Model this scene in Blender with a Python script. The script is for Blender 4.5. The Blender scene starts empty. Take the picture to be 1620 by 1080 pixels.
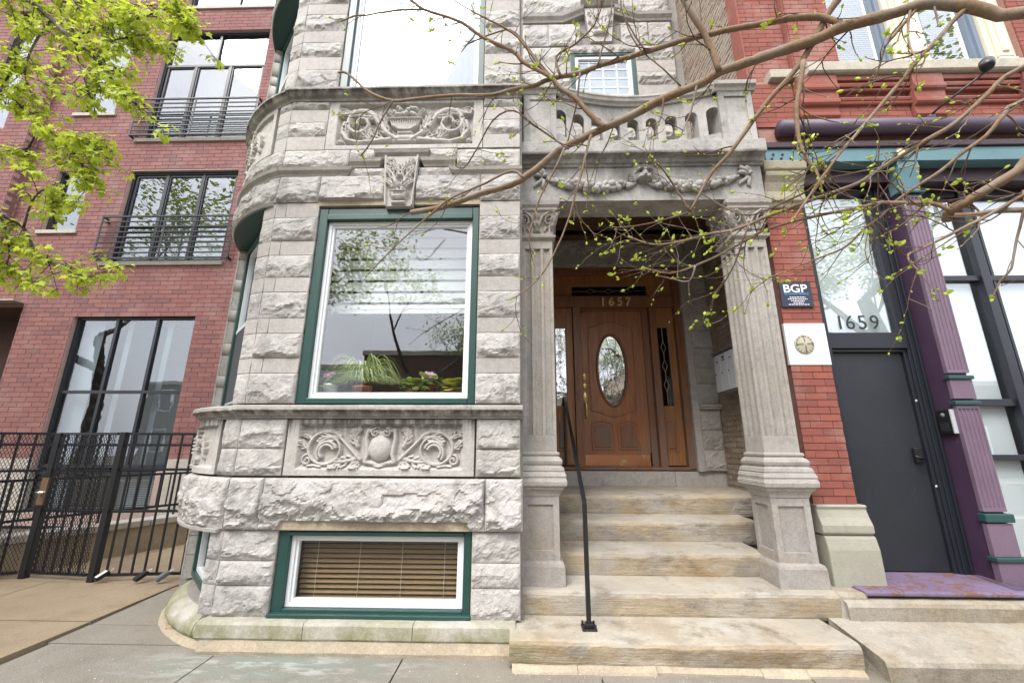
import bpy, math, random
import numpy as np
from mathutils import Vector, Matrix
R = math.radians
SC = bpy.context.scene
COL = SC.collection

# ---------------------------------------------------------------- camera
cam = bpy.data.cameras.new('camera')
cam.sensor_width = 36.0
cam.lens = 655.0 / 1620.0 * 36.0
cam.clip_start = 0.05
cam.clip_end = 2000.0
camo = bpy.data.objects.new('camera', cam)
COL.objects.link(camo)
def _cam():
    p, yw, rl = R(14.2), R(-1.5), R(0.2)
    fw = Vector((math.sin(yw) * math.cos(p), math.cos(yw) * math.cos(p), math.sin(p)))
    rt = Vector((math.cos(yw), -math.sin(yw), 0))
    up = rt.cross(fw)
    rt, up = rt * math.cos(rl) + up * math.sin(rl), up * math.cos(rl) - rt * math.sin(rl)
    m = Matrix((rt, up, -fw)).transposed().to_4x4()
    m.translation = (0, 0, 1.5)
    camo.matrix_world = m
_cam()
SC.camera = camo

# ---------------------------------------------------------------- overcast daylight
SUN_EL, SUN_AZ = R(52), R(212)          # azimuth clockwise from +y: behind the viewer, a little to the left
w = bpy.data.worlds.new('World')
SC.world = w
w.use_nodes = True
nt = w.node_tree
nt.nodes.clear()
sky = nt.nodes.new('ShaderNodeTexSky')
sky.sky_type = 'NISHITA'
sky.sun_disc = False
sky.sun_elevation = SUN_EL
sky.sun_rotation = SUN_AZ
sky.air_density = 1.0
sky.dust_density = 6.0
sky.ozone_density = 1.0
mx = nt.nodes.new('ShaderNodeMix'); mx.data_type = 'RGBA'
mx.inputs[0].default_value = 0.85       # closed cloud deck over the clear sky
# overcast deck: three times brighter overhead than at the horizon
tz = nt.nodes.new('ShaderNodeTexCoord'); sz = nt.nodes.new('ShaderNodeSeparateXYZ')
gz = nt.nodes.new('ShaderNodeMapRange'); gz.inputs[1].default_value = 0; gz.inputs[2].default_value = 1; gz.inputs[3].default_value = 4.6; gz.inputs[4].default_value = 9.0
gc = nt.nodes.new('ShaderNodeCombineColor')
nt.links.new(tz.outputs['Generated'], sz.inputs[0]); nt.links.new(sz.outputs[2], gz.inputs[0])
for i_ in range(3): nt.links.new(gz.outputs[0], gc.inputs[i_])
nt.links.new(gc.outputs[0], mx.inputs[7])
tint = nt.nodes.new('ShaderNodeMix'); tint.data_type = 'RGBA'; tint.blend_type = 'MULTIPLY'
tint.inputs[0].default_value = 1.0
tint.inputs[7].default_value = (0.965, 0.99, 1.055, 1)
tc = nt.nodes.new('ShaderNodeTexCoord')
cn = nt.nodes.new('ShaderNodeTexNoise'); cn.inputs['Scale'].default_value = 2.2; cn.inputs['Detail'].default_value = 5
cr = nt.nodes.new('ShaderNodeMapRange'); cr.inputs[1].default_value = .3; cr.inputs[2].default_value = .7
cr.inputs[3].default_value = .82; cr.inputs[4].default_value = 1.12
cm = nt.nodes.new('ShaderNodeMix'); cm.data_type = 'RGBA'; cm.blend_type = 'MULTIPLY'; cm.inputs[0].default_value = 1
bg = nt.nodes.new('ShaderNodeBackground')
bg.inputs[1].default_value = 0.15
wo = nt.nodes.new('ShaderNodeOutputWorld')
L = nt.links.new
L(sky.outputs[0], mx.inputs[6])
L(mx.outputs[2], tint.inputs[6])
L(tc.outputs['Generated'], cn.inputs['Vector']); L(cn.outputs[0], cr.inputs[0])
L(tint.outputs[2], cm.inputs[6]); L(cr.outputs[0], cm.inputs[7])
L(cm.outputs[2], bg.inputs[0]); L(bg.outputs[0], wo.inputs[0])

sl = bpy.data.lights.new('sun', 'SUN')
sl.energy = 1.5
sl.angle = R(28)
sl.color = (1.0, 0.965, 0.92)
so = bpy.data.objects.new('sun', sl)
COL.objects.link(so)
sd = Vector((math.sin(SUN_AZ) * math.cos(SUN_EL), math.cos(SUN_AZ) * math.cos(SUN_EL), math.sin(SUN_EL)))
so.rotation_euler = sd.to_track_quat('Z', 'Y').to_euler()
so.location = sd * 30

SC.view_settings.view_transform = 'Standard'
SC.view_settings.look = 'None'
SC.view_settings.gamma = 1.0
SC.view_settings.exposure = 1.42
SC.render.engine = 'CYCLES'
SC.cycles.max_bounces = 6
SC.cycles.diffuse_bounces = 3
SC.cycles.glossy_bounces = 3
SC.cycles.transparent_max_bounces = 16

# ---------------------------------------------------------------- helpers
WL = {}
def link(name, me, mat=None, parent=None, smooth=False, label=None, cat=None, group=None, kind=None, loc=(0, 0, 0), bevel=0):
    o = bpy.data.objects.new(name, me)
    COL.objects.link(o)
    if me is not None and mat is not None and not me.materials:
        for m in (mat if isinstance(mat, (list, tuple)) else [mat]):
            me.materials.append(m)
    o.location = loc
    WL[o] = Vector(loc)
    if parent is not None:
        o.parent = parent
        o.matrix_parent_inverse = Matrix.Translation(-WL[parent])
    if me is not None and smooth:
        me.polygons.foreach_set('use_smooth', [True] * len(me.polygons))
    for k, v in (('label', label), ('category', cat), ('group', group), ('kind', kind)):
        if v: o[k] = v
    if bevel:
        b = o.modifiers.new('bevel', 'BEVEL')
        b.width = bevel; b.segments = 2; b.limit_method = 'ANGLE'; b.angle_limit = R(40)
    return o
def thing(name, loc, label, cat, group=None):
    return link(name, None, loc=loc, label=label, cat=cat, group=group)

class MB:
    def __init__(s): s.v = []; s.f = []; s.m = []; s.cur = 0
    def add(s, vs, fs):
        n = len(s.v)
        s.v += [tuple(p) for p in vs]
        s.f += [tuple(i + n for i in f) for f in fs]
        s.m += [s.cur] * len(fs)
        return s
    def box(s, x0, x1, y0, y1, z0, z1):
        return s.add([(x, y, z) for z in (z0, z1) for y in (y0, y1) for x in (x0, x1)],
                     [(0, 2, 3, 1), (4, 5, 7, 6), (0, 1, 5, 4), (2, 6, 7, 3), (0, 4, 6, 2), (1, 3, 7, 5)])
    def obox(s, c, ax, ay, az):            # oriented box: centre and half axes
        c, ax, ay, az = map(Vector, (c, ax, ay, az))
        return s.add([c + ax * i + ay * j + az * k for k in (-1, 1) for j in (-1, 1) for i in (-1, 1)],
                     [(0, 2, 3, 1), (4, 5, 7, 6), (0, 1, 5, 4), (2, 6, 7, 3), (0, 4, 6, 2), (1, 3, 7, 5)])
    def frame(s, x0, x1, z0, z1, t, y0, y1, tb=None):   # rectangular ring in the xz plane, y0 front, y1 back
        tb = t if tb is None else tb
        s.box(x0, x0 + t, y0, y1, z0, z1); s.box(x1 - t, x1, y0, y1, z0, z1)
        s.box(x0 + t, x1 - t, y0, y1, z1 - t, z1); s.box(x0 + t, x1 - t, y0, y1, z0, z0 + tb)
        return s
    def grid(s, P, flip=False, wrap=False):
        m, n = len(P), len(P[0])
        vs = [p for r in P for p in r]
        fs = []
        for i in range(m - 1):
            for j in range(n - 1 + (1 if wrap else 0)):
                k = (j + 1) % n
                q = (i * n + j, i * n + k, (i + 1) * n + k, (i + 1) * n + j)
                fs.append(q[::-1] if flip else q)
        return s.add(vs, fs)
    def prof_x(s, prof, x0, x1, cap=True):   # (y,z) profile swept along x
        n = len(prof)
        vs = [(x, y, z) for x in (x0, x1) for y, z in prof]
        fs = [(i, (i + 1) % n, n + (i + 1) % n, n + i) for i in range(n)]
        if cap: fs += [tuple(range(n - 1, -1, -1)), tuple(range(n, 2 * n))]
        return s.add(vs, fs)
    def ext_y(s, poly, y0, y1):              # (x,z) polygon given depth y0 (front) to y1
        n = len(poly)
        vs = [(x, y, z) for y in (y0, y1) for x, z in poly]
        fs = [tuple(range(n)), tuple(range(2 * n - 1, n - 1, -1))]
        fs += [(i, n + i, n + (i + 1) % n, (i + 1) % n) for i in range(n)]
        return s.add(vs, fs)
    def ext_z(s, poly, z0, z1):              # (x,y) polygon given height
        n = len(poly)
        vs = [(x, y, z) for z in (z0, z1) for x, y in poly]
        fs = [tuple(range(n - 1, -1, -1)), tuple(range(n, 2 * n))]
        fs += [(i, (i + 1) % n, n + (i + 1) % n, n + i) for i in range(n)]
        return s.add(vs, fs)
    def tube(s, pts, rad, n=8, cap=True):
        pts = [Vector(p) for p in pts]
        if not isinstance(rad, (list, tuple)): rad = [rad] * len(pts)
        d0 = (pts[1] - pts[0]).normalized()
        a = d0.orthogonal().normalized()
        vs = []
        for i, p in enumerate(pts):
            d = (pts[min(i + 1, len(pts) - 1)] - pts[max(i - 1, 0)])
            d = d.normalized() if d.length > 1e-9 else d0
            a = (a - d * a.dot(d)); a = a.normalized() if a.length > 1e-6 else d.orthogonal().normalized()
            b = d.cross(a)
            for k in range(n):
                t = 2 * math.pi * k / n
                vs.append(p + (a * math.cos(t) + b * math.sin(t)) * rad[i])
        fs = []
        for i in range(len(pts) - 1):
            for k in range(n):
                fs.append((i * n + k, i * n + (k + 1) % n, (i + 1) * n + (k + 1) % n, (i + 1) * n + k))
        if cap:
            fs += [tuple(range(n - 1, -1, -1)), tuple(range((len(pts) - 1) * n, len(pts) * n))]
        return s.add(vs, fs)
    def bar(s, p, q, w, d=None, upv=(0, 0, 1)):   # square bar from p to q
        p, q = Vector(p), Vector(q)
        d = w if d is None else d
        t = (q - p).normalized()
        u = Vector(upv)
        if abs(t.dot(u)) > .98: u = Vector((0, 1, 0))
        a = t.cross(u).normalized(); b = a.cross(t)
        return s.obox((p + q) / 2, a * w / 2, b * d / 2, (q - p) / 2)
    def lathe(s, prof, c, n=24, axis='z'):
        P = []
        for r, h in prof:
            row = []
            for k in range(n):
                t = 2 * math.pi * k / n
                x, y = r * math.cos(t), r * math.sin(t)
                row.append((c[0] + x, c[1] + y, c[2] + h) if axis == 'z' else ((c[0] + x, c[1] - h, c[2] + y) if axis == 'y' else (c[0] - h, c[1] + x, c[2] + y)))
            P.append(row)
        return s.grid(P, wrap=True, flip=(axis == 'x'))
    def ball(s, c, r, n=8, m=6, sc=(1, 1, 1)):
        P = []
        for i in range(m + 1):
            t = math.pi * i / m
            P.append([(c[0] + r * sc[0] * math.sin(t) * math.cos(2 * math.pi * k / n), c[1] + r * sc[1] * math.sin(t) * math.sin(2 * math.pi * k / n), c[2] - r * sc[2] * math.cos(t)) for k in range(n)])
        return s.grid(P, wrap=True)
    def mesh(s, name):
        me = bpy.data.meshes.new(name)
        me.from_pydata(s.v, [], s.f)
        if any(s.m): me.polygons.foreach_set('material_index', s.m)
        me.update()
        return me
    def build(s, name, mat, parent=None, **k):
        return link(name, s.mesh(name), mat, parent, **k)

# numpy value noise
def _h(ix, iy, s):
    n = (ix.astype(np.int64) * 374761393 + iy.astype(np.int64) * 668265263 + int(s) * 2147483647 + 1013904223) & 0xffffffff
    n = ((n ^ (n >> 13)) * 1274126177) & 0xffffffff
    n = ((n ^ (n >> 16)) * 2246822519) & 0xffffffff
    return ((n ^ (n >> 15)) & 0xffffff) / float(0xffffff)
def vn(x, y, s=0):
    x = np.asarray(x, float); y = np.asarray(y, float)
    ix, iy = np.floor(x), np.floor(y)
    fx, fy = x - ix, y - iy
    fx = fx * fx * (3 - 2 * fx); fy = fy * fy * (3 - 2 * fy)
    a, b, c, d = _h(ix, iy, s), _h(ix + 1, iy, s), _h(ix, iy + 1, s), _h(ix + 1, iy + 1, s)
    return (a * (1 - fx) + b * fx) * (1 - fy) + (c * (1 - fx) + d * fx) * fy
def fbm(x, y, s=0, o=4):
    t = 0; a = .5
    for i in range(o):
        t = t + a * (vn(x, y, s + i * 17) - .5); x = x * 2.03; y = y * 2.03; a *= .5
    return t
def facets(x, y, s, tilt):
    ix, iy = np.floor(x), np.floor(y)
    best = np.full(x.shape, 9.); h = np.zeros(x.shape)
    for dx in (-1, 0, 1):
        for dy in (-1, 0, 1):
            cx, cy = ix + dx, iy + dy
            px, py = cx + _h(cx, cy, s), cy + _h(cx, cy, s + 5)
            d = (x - px) ** 2 + (y - py) ** 2
            hh = _h(cx, cy, s + 9) - .5 + tilt * ((x - px) * (_h(cx, cy, s + 11) - .5) + (y - py) * (_h(cx, cy, s + 13) - .5))
            m = d < best
            best = np.where(m, d, best); h = np.where(m, hh, h)
    return h

def rock_h(U, V, W, H, seed, bulge):
    """chisel-dressed quarry face: slopes out from the top, breaks and undercuts near the foot"""
    u0, v0 = U + seed * 3.17, V + seed * 1.31
    ed = np.minimum(np.minimum(U, W - U), np.minimum(V, H - V))
    ed = ed + .012 * fbm(u0 * 18, v0 * 18, seed, 3)
    e = np.clip(ed / .030, 0, 1); e = e * (2 - e)
    rng = random.Random(seed)
    brk = H * (rng.uniform(.18, .45) + .8 * fbm(u0 * 3.2, u0 * 0 + seed, seed + 3, 4))
    t = np.clip((H - V) / np.maximum(H - brk, .02), 0, 1)
    topp = .35 + .65 * t ** .8
    s_ = np.clip((brk - V) / np.maximum(brk, .02), 0, 1)
    prof = np.where(V > brk, topp, 1 - .75 * s_ ** .55)
    wx = u0 + .06 * fbm(u0 * 9, v0 * 9, seed + 31, 2); wy = v0 + .06 * fbm(u0 * 9, v0 * 9, seed + 37, 2)
    f1 = facets(wx * 6.5, wy * 11, seed, 1.3)
    f2 = facets(wx * 17, wy * 26, seed + 50, 1.3)
    low = np.where(V < brk + .03, 1.0, .4)
    h = prof * bulge * .72 + bulge * (.30 * f1 * (0.45 + low * .55) + .17 * f2 * low) + .012 * fbm(u0 * 30, v0 * 30, seed + 7, 3) * (.5 + low) + bulge * .9 * fbm(u0 * 2.5, v0 * 3.5, seed + 77, 3)
    return np.maximum(h, .003) * e

def stone_mesh(W, H, mapf, seed, bulge=.05, res=.014, depth=.10, rock=True, cut=None, name='stone', j=.003):
    """one ashlar block; mapf(u, h, v) gives its world point, u and v inside the block"""
    if rock:
        nx, nz = max(5, int(W / res)), max(5, int(H / res))
    else:
        nx, nz = max(3, int(W / .09)), max(3, int(H / .06))
    us = np.linspace(j, W - j, nx); vs = np.linspace(j, H - j, nz)
    U, V = np.meshgrid(us, vs)
    if rock: hh = rock_h(U, V, W, H, seed, bulge)
    else:
        ed = np.minimum(np.minimum(U - j, W - j - U), np.minimum(V - j, H - j - V))
        hh = .006 + .003 * fbm(U * 9, V * 9, seed) - np.where(ed < .001, .003, 0)
    if cut is not None: hh = cut(U, V, hh)
    b = MB()
    P = [[mapf(us[i], hh[k, i], vs[k]) for i in range(nx)] for k in range(nz)]
    b.grid(P)
    # skirt
    ring = [(k, 0) for k in range(nz)] + [(nz - 1, i) for i in range(1, nx)] + [(k, nx - 1) for k in range(nz - 2, -1, -1)] + [(0, i) for i in range(nx - 2, 0, -1)]
    A = [P[k][i] for k, i in ring]; B = [mapf(us[i], -depth, vs[k]) for k, i in ring]
    b.grid([A, B], wrap=True)
    return b.mesh(name)

# ---- carved relief: height field put together from ridges, domes and leaves
class Relief:
    def __init__(s, W, H, res=.005):
        s.W, s.H = W, H
        s.nx, s.nz = int(W / res) + 1, int(H / res) + 1
        s.x = np.linspace(0, W, s.nx); s.z = np.linspace(0, H, s.nz)
        s.U, s.V = np.meshgrid(s.x, s.z)
        s.h = np.zeros_like(s.U)
    def _win(s, x0, x1, z0, z1):
        i0, i1 = np.searchsorted(s.x, [x0, x1]); k0, k1 = np.searchsorted(s.z, [z0, z1])
        return slice(k0, k1), slice(i0, i1)
    def ridge(s, pts, w, h, sub=False):
        n = len(pts)
        for i in range(n - 1):
            (x0, z0), (x1, z1) = pts[i], pts[i + 1]
            def at(a, q): return a(q / (n - 1)) if callable(a) else a
            w0, w1, h0, h1 = at(w, i), at(w, i + 1), at(h, i), at(h, i + 1)
            m = max(w0, w1)
            sl_ = s._win(min(x0, x1) - m, max(x0, x1) + m, min(z0, z1) - m, max(z0, z1) + m)
            U, V = s.U[sl_], s.V[sl_]
            if U.size == 0: continue
            dx, dz = x1 - x0, z1 - z0
            t = np.clip(((U - x0) * dx + (V - z0) * dz) / max(dx * dx + dz * dz, 1e-9), 0, 1)
            d = np.hypot(U - x0 - t * dx, V - z0 - t * dz)
            ww = w0 + (w1 - w0) * t; hh = h0 + (h1 - h0) * t
            q = np.clip(1 - (d / np.maximum(ww, 1e-4)) ** 2, 0, 1)
            if sub: s.h[sl_] = s.h[sl_] - hh * q ** .5
            else: s.h[sl_] = np.maximum(s.h[sl_], hh * q ** .5)
        return s
    def dome(s, cx, cz, rx, rz, h, base=0.):
        sl_ = s._win(cx - rx, cx + rx, cz - rz, cz + rz)
        q = np.clip(1 - ((s.U[sl_] - cx) / rx) ** 2 - ((s.V[sl_] - cz) / rz) ** 2, 0, 1)
        s.h[sl_] = np.maximum(s.h[sl_], np.where(q > 0, base + h * q ** .5, 0))
        return s
    def dent(s, cx, cz, r, h):
        sl_ = s._win(cx - r, cx + r, cz - r, cz + r)
        q = np.clip(1 - ((s.U[sl_] - cx) / r) ** 2 - ((s.V[sl_] - cz) / r) ** 2, 0, 1)
        s.h[sl_] -= h * np.minimum(q * 2, 1)
        return s
    def leaf(s, x, z, ang, ln, wd, h, curl=0., lobes=4):
        pts = []; a = ang; px, pz = x, z
        for i in range(9):
            pts.append((px, pz)); px += ln / 8 * math.cos(a); pz += ln / 8 * math.sin(a); a += curl / 8
        s.ridge(pts, lambda t: wd * .30 * (1 - .7 * t) + .004, lambda t: h * (.8 + .2 * t))
        for i in range(1, lobes + 1):
            t = i / (lobes + .6); q = pts[int(t * 8)]
            d = math.atan2(pts[min(8, int(t * 8) + 1)][1] - pts[int(t * 8) - 1][1], pts[min(8, int(t * 8) + 1)][0] - pts[int(t * 8) - 1][0]) if int(t * 8) > 0 else ang
            l = wd * (1.0 - .45 * t) * math.sin(min(1, .35 + t) * 2.0)
            for sg in (-1, 1):
                b = d + sg * (1.05 - .35 * t); p1 = (q[0] + l * .55 * math.cos(b), q[1] + l * .55 * math.sin(b))
                b2 = b - sg * .5; p2 = (p1[0] + l * .55 * math.cos(b2), p1[1] + l * .55 * math.sin(b2))
                s.ridge([q, p1, p2], lambda t: wd * .17 + .004 * (1 - t), lambda t: h * (.65 + .35 * t))
        return s
    def spiral(s, cx, cz, r0, r1, a0, turns, w, h, n=40):
        pts = [(cx + (r0 + (r1 - r0) * i / n) * math.cos(a0 + turns * 2 * math.pi * i / n), cz + (r0 + (r1 - r0) * i / n) * math.sin(a0 + turns * 2 * math.pi * i / n)) for i in range(n + 1)]
        s.ridge(pts, w, h)
        return pts
    def rough(s, a=.0015, f=60, seed=1):
        s.h = s.h + a * fbm(s.U * f, s.V * f, seed, 3)
        return s
    def mirror(s):
        s.h = np.maximum(s.h, s.h[:, ::-1]); return s
    def build(s, name, mat, parent, mapf, edge=.03, **k):
        b = MB()
        P = [[mapf(s.x[i], s.h[q, i], s.z[q]) for i in range(s.nx)] for q in range(s.nz)]
        b.grid(P)
        ring = [(q, 0) for q in range(s.nz)] + [(s.nz - 1, i) for i in range(1, s.nx)] + [(q, s.nx - 1) for q in range(s.nz - 2, -1, -1)] + [(0, i) for i in range(s.nx - 2, 0, -1)]
        b.grid([[P[q][i] for q, i in ring], [mapf(s.x[i], -edge, s.z[q]) for q, i in ring]], wrap=True)
        return b.build(name, mat, parent, smooth=True, **k)

# ---------------------------------------------------------------- materials
class NT:
    def __init__(s, name):
        s.mat = bpy.data.materials.new(name); s.mat.use_nodes = True
        s.t = s.mat.node_tree; s.t.nodes.clear()
        s.out = s.t.nodes.new('ShaderNodeOutputMaterial')
        s.b = s.t.nodes.new('ShaderNodeBsdfPrincipled')
        s.t.links.new(s.b.outputs[0], s.out.inputs[0])
        s.geo = s.t.nodes.new('ShaderNodeNewGeometry')
        s.pos = s.geo.outputs['Position']
    def set(s, inp, v):
        if hasattr(v, 'is_output') or hasattr(v, 'links'): s.t.links.new(v, inp)
        elif isinstance(v, (tuple, list)) and len(v) == 3 and inp.type == 'RGBA': inp.default_value = (*v, 1)
        else: inp.default_value = v
    def node(s, typ, ins=(), **k):
        n = s.t.nodes.new('ShaderNode' + typ)
        for a, v in k.items(): setattr(n, a, v)
        for i, v in (ins.items() if isinstance(ins, dict) else enumerate(ins)):
            if v is not None: s.set(n.inputs[i], v)
        return n
    def scale(s, sx, sy, sz, vec=None):
        return s.node('VectorMath', {0: vec or s.pos, 1: (sx, sy, sz)}, operation='MULTIPLY').outputs[0]
    def noise(s, sc, detail=4, rough=.55, vec=None, dist=0):
        return s.node('TexNoise', {'Vector': vec or s.pos, 'Scale': sc, 'Detail': detail, 'Roughness': rough, 'Distortion': dist}).outputs[0]
    def voro(s, sc, vec=None, feat='F1', out=0):
        return s.node('TexVoronoi', {'Vector': vec or s.pos, 'Scale': sc}, feature=feat).outputs[out]
    def map(s, v, a, b, c=0., d=1.):
        return s.node('MapRange', {0: v, 1: a, 2: b, 3: c, 4: d}).outputs[0]
    def math(s, op, a, b=0.):
        return s.node('Math', {0: a, 1: b}, operation=op).outputs[0]
    def mix(s, f, a, b, mode='MIX'):
        n = s.node('Mix', {0: f, 6: a, 7: b}, data_type='RGBA', blend_type=mode)
        return n.outputs[2]
    def bump(s, h, st=.3, d=.01, nrm=None):
        return s.node('Bump', {'Strength': st, 'Distance': d, 'Height': h, 'Normal': nrm}).outputs[0]
    def sep(s, v=None):
        return s.node('SeparateXYZ', [v or s.pos]).outputs
    def rnd(s):
        o = s.node('ObjectInfo').outputs['Random']
        return s.math('FRACT', s.math('ADD', o, s.geo.outputs['Random Per Island']))
    def fin(s, col, rough=.8, nrm=None, metal=0., spec=.5):
        s.set(s.b.inputs['Base Color'], col); s.set(s.b.inputs['Roughness'], rough); s.set(s.b.inputs['Metallic'], metal)
        s.set(s.b.inputs['Specular IOR Level'], spec)
        if nrm is not None: s.set(s.b.inputs['Normal'], nrm)
        return s.mat

def m_stone(name, c1, c2, dark, amt=.5, bump=.35, tool=0, streak=None, moss=None, warm=None, var=.12, sooty=0):
    n = NT(name)
    big = n.noise(1.7, 6, .6)
    col = n.mix(n.map(big, .32, .68), c1, c2)
    if warm:
        col = n.mix(n.map(n.noise(.9, 5, .6, n.scale(1, 1, 2.2)), .48, .66, 0, warm[1]), col, warm[0])
    r = n.rnd()
    col = n.mix(n.map(r, 0, 1, 0, var * 2), col, dark)
    st = n.map(n.noise(5.5, 8, .68), .52, .74, 0, amt)
    col = n.mix(st, col, dark)
    spk = n.math('ADD', n.map(n.noise(70, 3, .6), .3, .75, -.14, .14), n.map(n.noise(17, 6, .75), .3, .7, -.13, .13))
    col = n.mix(1., col, n.node('CombineColor', [n.math('ADD', spk, 1.)] * 3).outputs[0], 'MULTIPLY')
    z = n.sep()[2]
    for (z0, z1, a, sc) in (streak or []):          # run-off soot below sills
        m = n.map(n.noise(1., 6, .7, n.scale(sc, sc, .9)), .37, .56, 0, a)
        m = n.math('MULTIPLY', m, n.map(z, z0, z1, 0, 1))
        m = n.math('MULTIPLY', m, n.map(z, z1 + .002, z1 + .03, 1, 0))
        col = n.mix(m, col, (.055, .05, .045))
    if sooty:
        m = n.map(n.noise(2.6, 6, .7, n.scale(1.6, 1.6, .8)), .5, .66, 0, sooty)
        col = n.mix(m, col, (.10, .095, .085))
    if moss:
        m = n.math('MULTIPLY', n.map(n.noise(3.1, 7, .7), .40, .60, 0, moss[2]), n.map(z, moss[0], moss[1], 1, 0))
        col = n.mix(m, col, (.16, .17, .055))
    h = n.math('ADD', n.noise(34, 6, .65), n.math('MULTIPLY', n.noise(160, 2), .6))
    if tool:
        ln = n.node('TexWave', {'Vector': n.scale(1, 1, 1), 'Scale': tool, 'Distortion': .6, 'Detail': 1.}, bands_direction='X').outputs[1]
        h = n.math('ADD', h, n.math('MULTIPLY', ln, .5))
    return n.fin(col, n.map(big, .3, .7, .78, .95), n.bump(h, bump, .012), spec=.25)

M = {}
LS1, LS2, LSD = (.485, .465, .438), (.42, .40, .378), (.225, .212, .198)
M['rock'] = m_stone('rock_limestone', LS1, (.43, .412, .388), LSD, .62, .65, sooty=.42)
M['smooth'] = m_stone('tooled_limestone', (.455, .43, .40), (.40, .375, .35), (.27, .255, .235), .35, .25, tool=38)
M['carved'] = m_stone('carved_limestone', (.48, .455, .425), (.42, .40, .37), (.25, .235, .215), .5, .4, streak=[(1.54, 1.73, .95, 24), (4.86, 5.12, .5, 20)])
M['mould'] = m_stone('moulded_limestone', (.44, .415, .38), (.36, .34, .31), (.16, .15, .135), .6, .3, streak=[(1.70, 1.785, .9, 11), (5.0, 5.11, .95, 7), (4.3, 4.5, .8, 5)])
M['column'] = m_stone('column_limestone', (.46, .43, .395), (.38, .355, .325), (.22, .20, .18), .6, .55, tool=55, warm=((.44, .37, .28), .35))
M['balc'] = m_stone('balcony_limestone', (.45, .43, .40), (.36, .345, .325), (.15, .142, .128), .75, .5, sooty=.5, streak=[(3.95, 4.46, .7, 3.0), (4.9, 5.24, .5, 4.)])
M['shade'] = m_stone('porch_limestone', (.46, .435, .40), (.39, .365, .335), (.17, .16, .145), .6, .5)
M['water'] = m_stone('water_table_limestone', (.47, .445, .40), (.41, .385, .34), (.28, .26, .22), .4, .3, moss=(.06, .32, 1.0), warm=((.40, .34, .22), .5))
M['mortar'] = m_stone('lime_mortar', (.42, .355, .255), (.36, .30, .22), (.22, .19, .15), .4, .5)
M['mortarg'] = m_stone('grey_mortar', (.33, .31, .28), (.28, .26, .24), (.17, .16, .14), .4, .5)
M['plinth'] = m_stone('plinth_limestone', (.41, .385, .36), (.34, .315, .29), (.22, .20, .185), .5, .4, tool=70, warm=((.40, .31, .20), .35))

def m_steps():
    n = NT('worn_sandstone')
    x, y, z = n.sep()
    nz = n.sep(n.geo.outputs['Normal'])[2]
    c = n.mix(n.map(n.noise(1.5, 6, .62, n.scale(1, 1, 5)), .35, .65), (.43, .365, .265), (.345, .28, .185))
    och = n.map(n.noise(1.35, 6, .65, n.scale(1, 1, 3.2)), .50, .62, 0, .75)
    c = n.mix(och, c, (.30, .185, .075))
    grey = n.map(n.noise(2.2, 8, .7, n.scale(1, 1, 2.), .4), .48, .60, 0, .8)
    c = n.mix(grey, c, (.25, .232, .212))
    pale = n.map(n.noise(1.1, 6, .6, n.scale(1.2, 1.2, 2.)), .50, .60, 0, .75)
    c = n.mix(pale, c, (.42, .395, .345))
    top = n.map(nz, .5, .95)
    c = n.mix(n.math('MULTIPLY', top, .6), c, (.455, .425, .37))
    dk = n.map(n.noise(7, 9, .72, n.scale(.5, .5, 1.6)), .53, .68, 0, .8)
    c = n.mix(dk, c, (.16, .125, .085))
    dk2 = n.math('MULTIPLY', n.map(n.noise(2.0, 7, .7, n.scale(.8, 1, 2.4)), .50, .62, 0, .7), n.map(z, .30, .08, 0, 1))
    c = n.mix(dk2, c, (.20, .135, .065))
    ms = n.math('MULTIPLY', n.map(x, .55, -.1, 0, 1), n.map(n.noise(3, 6, .7), .45, .62, 0, .7))
    c = n.mix(n.math('MULTIPLY', ms, n.map(z, .25, .05, 0, 1)), c, (.20, .21, .10))
    st = n.noise(1., 7, .7, n.scale(4, 4, 60))
    c = n.mix(n.map(st, .35, .65, 0, .32), c, (.21, .165, .11))
    h = n.math('ADD', n.noise(30, 6, .7), n.math('MULTIPLY', st, .8))
    return n.fin(c, .85, n.bump(h, .75, .014), spec=.25)
M['steps'] = m_steps()

def m_brick(name, c1, c2, c3, wash=0, bump=.3, paint=0):
    n = NT(name)
    r = n.rnd()
    c = n.mix(n.map(r, .0, .7), c1, c2)
    c = n.mix(n.map(r, .75, 1.), c, c3)
    c = n.mix(n.map(n.noise(9, 5, .6), .4, .7, 0, .4), c, c3)
    c = n.mix(n.map(n.noise(90, 3), .5, .75, 0, .35), c, (.09, .05, .045))
    if wash:
        m = n.map(n.noise(1.4, 6, .7), .5, .7, 0, wash)
        c = n.mix(m, c, (.42, .36, .33))
    return n.fin(c, .85, n.bump(n.noise(60, 5, .65), bump, .006), spec=.3)
M['brickL'] = m_brick('wirecut_red_brick', (.25, .112, .098), (.212, .090, .082), (.168, .084, .084), .18)
M['brickR'] = m_brick('pressed_red_brick', (.285, .092, .066), (.245, .078, .058), (.195, .068, .055), .32)
M['brickC'] = m_brick('common_brick', (.36, .305, .24), (.30, .245, .185), (.26, .16, .115), .45, .8)
M['brickD'] = m_brick('dark_brick', (.11, .055, .04), (.085, .05, .042), (.06, .045, .04), .1)

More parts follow.
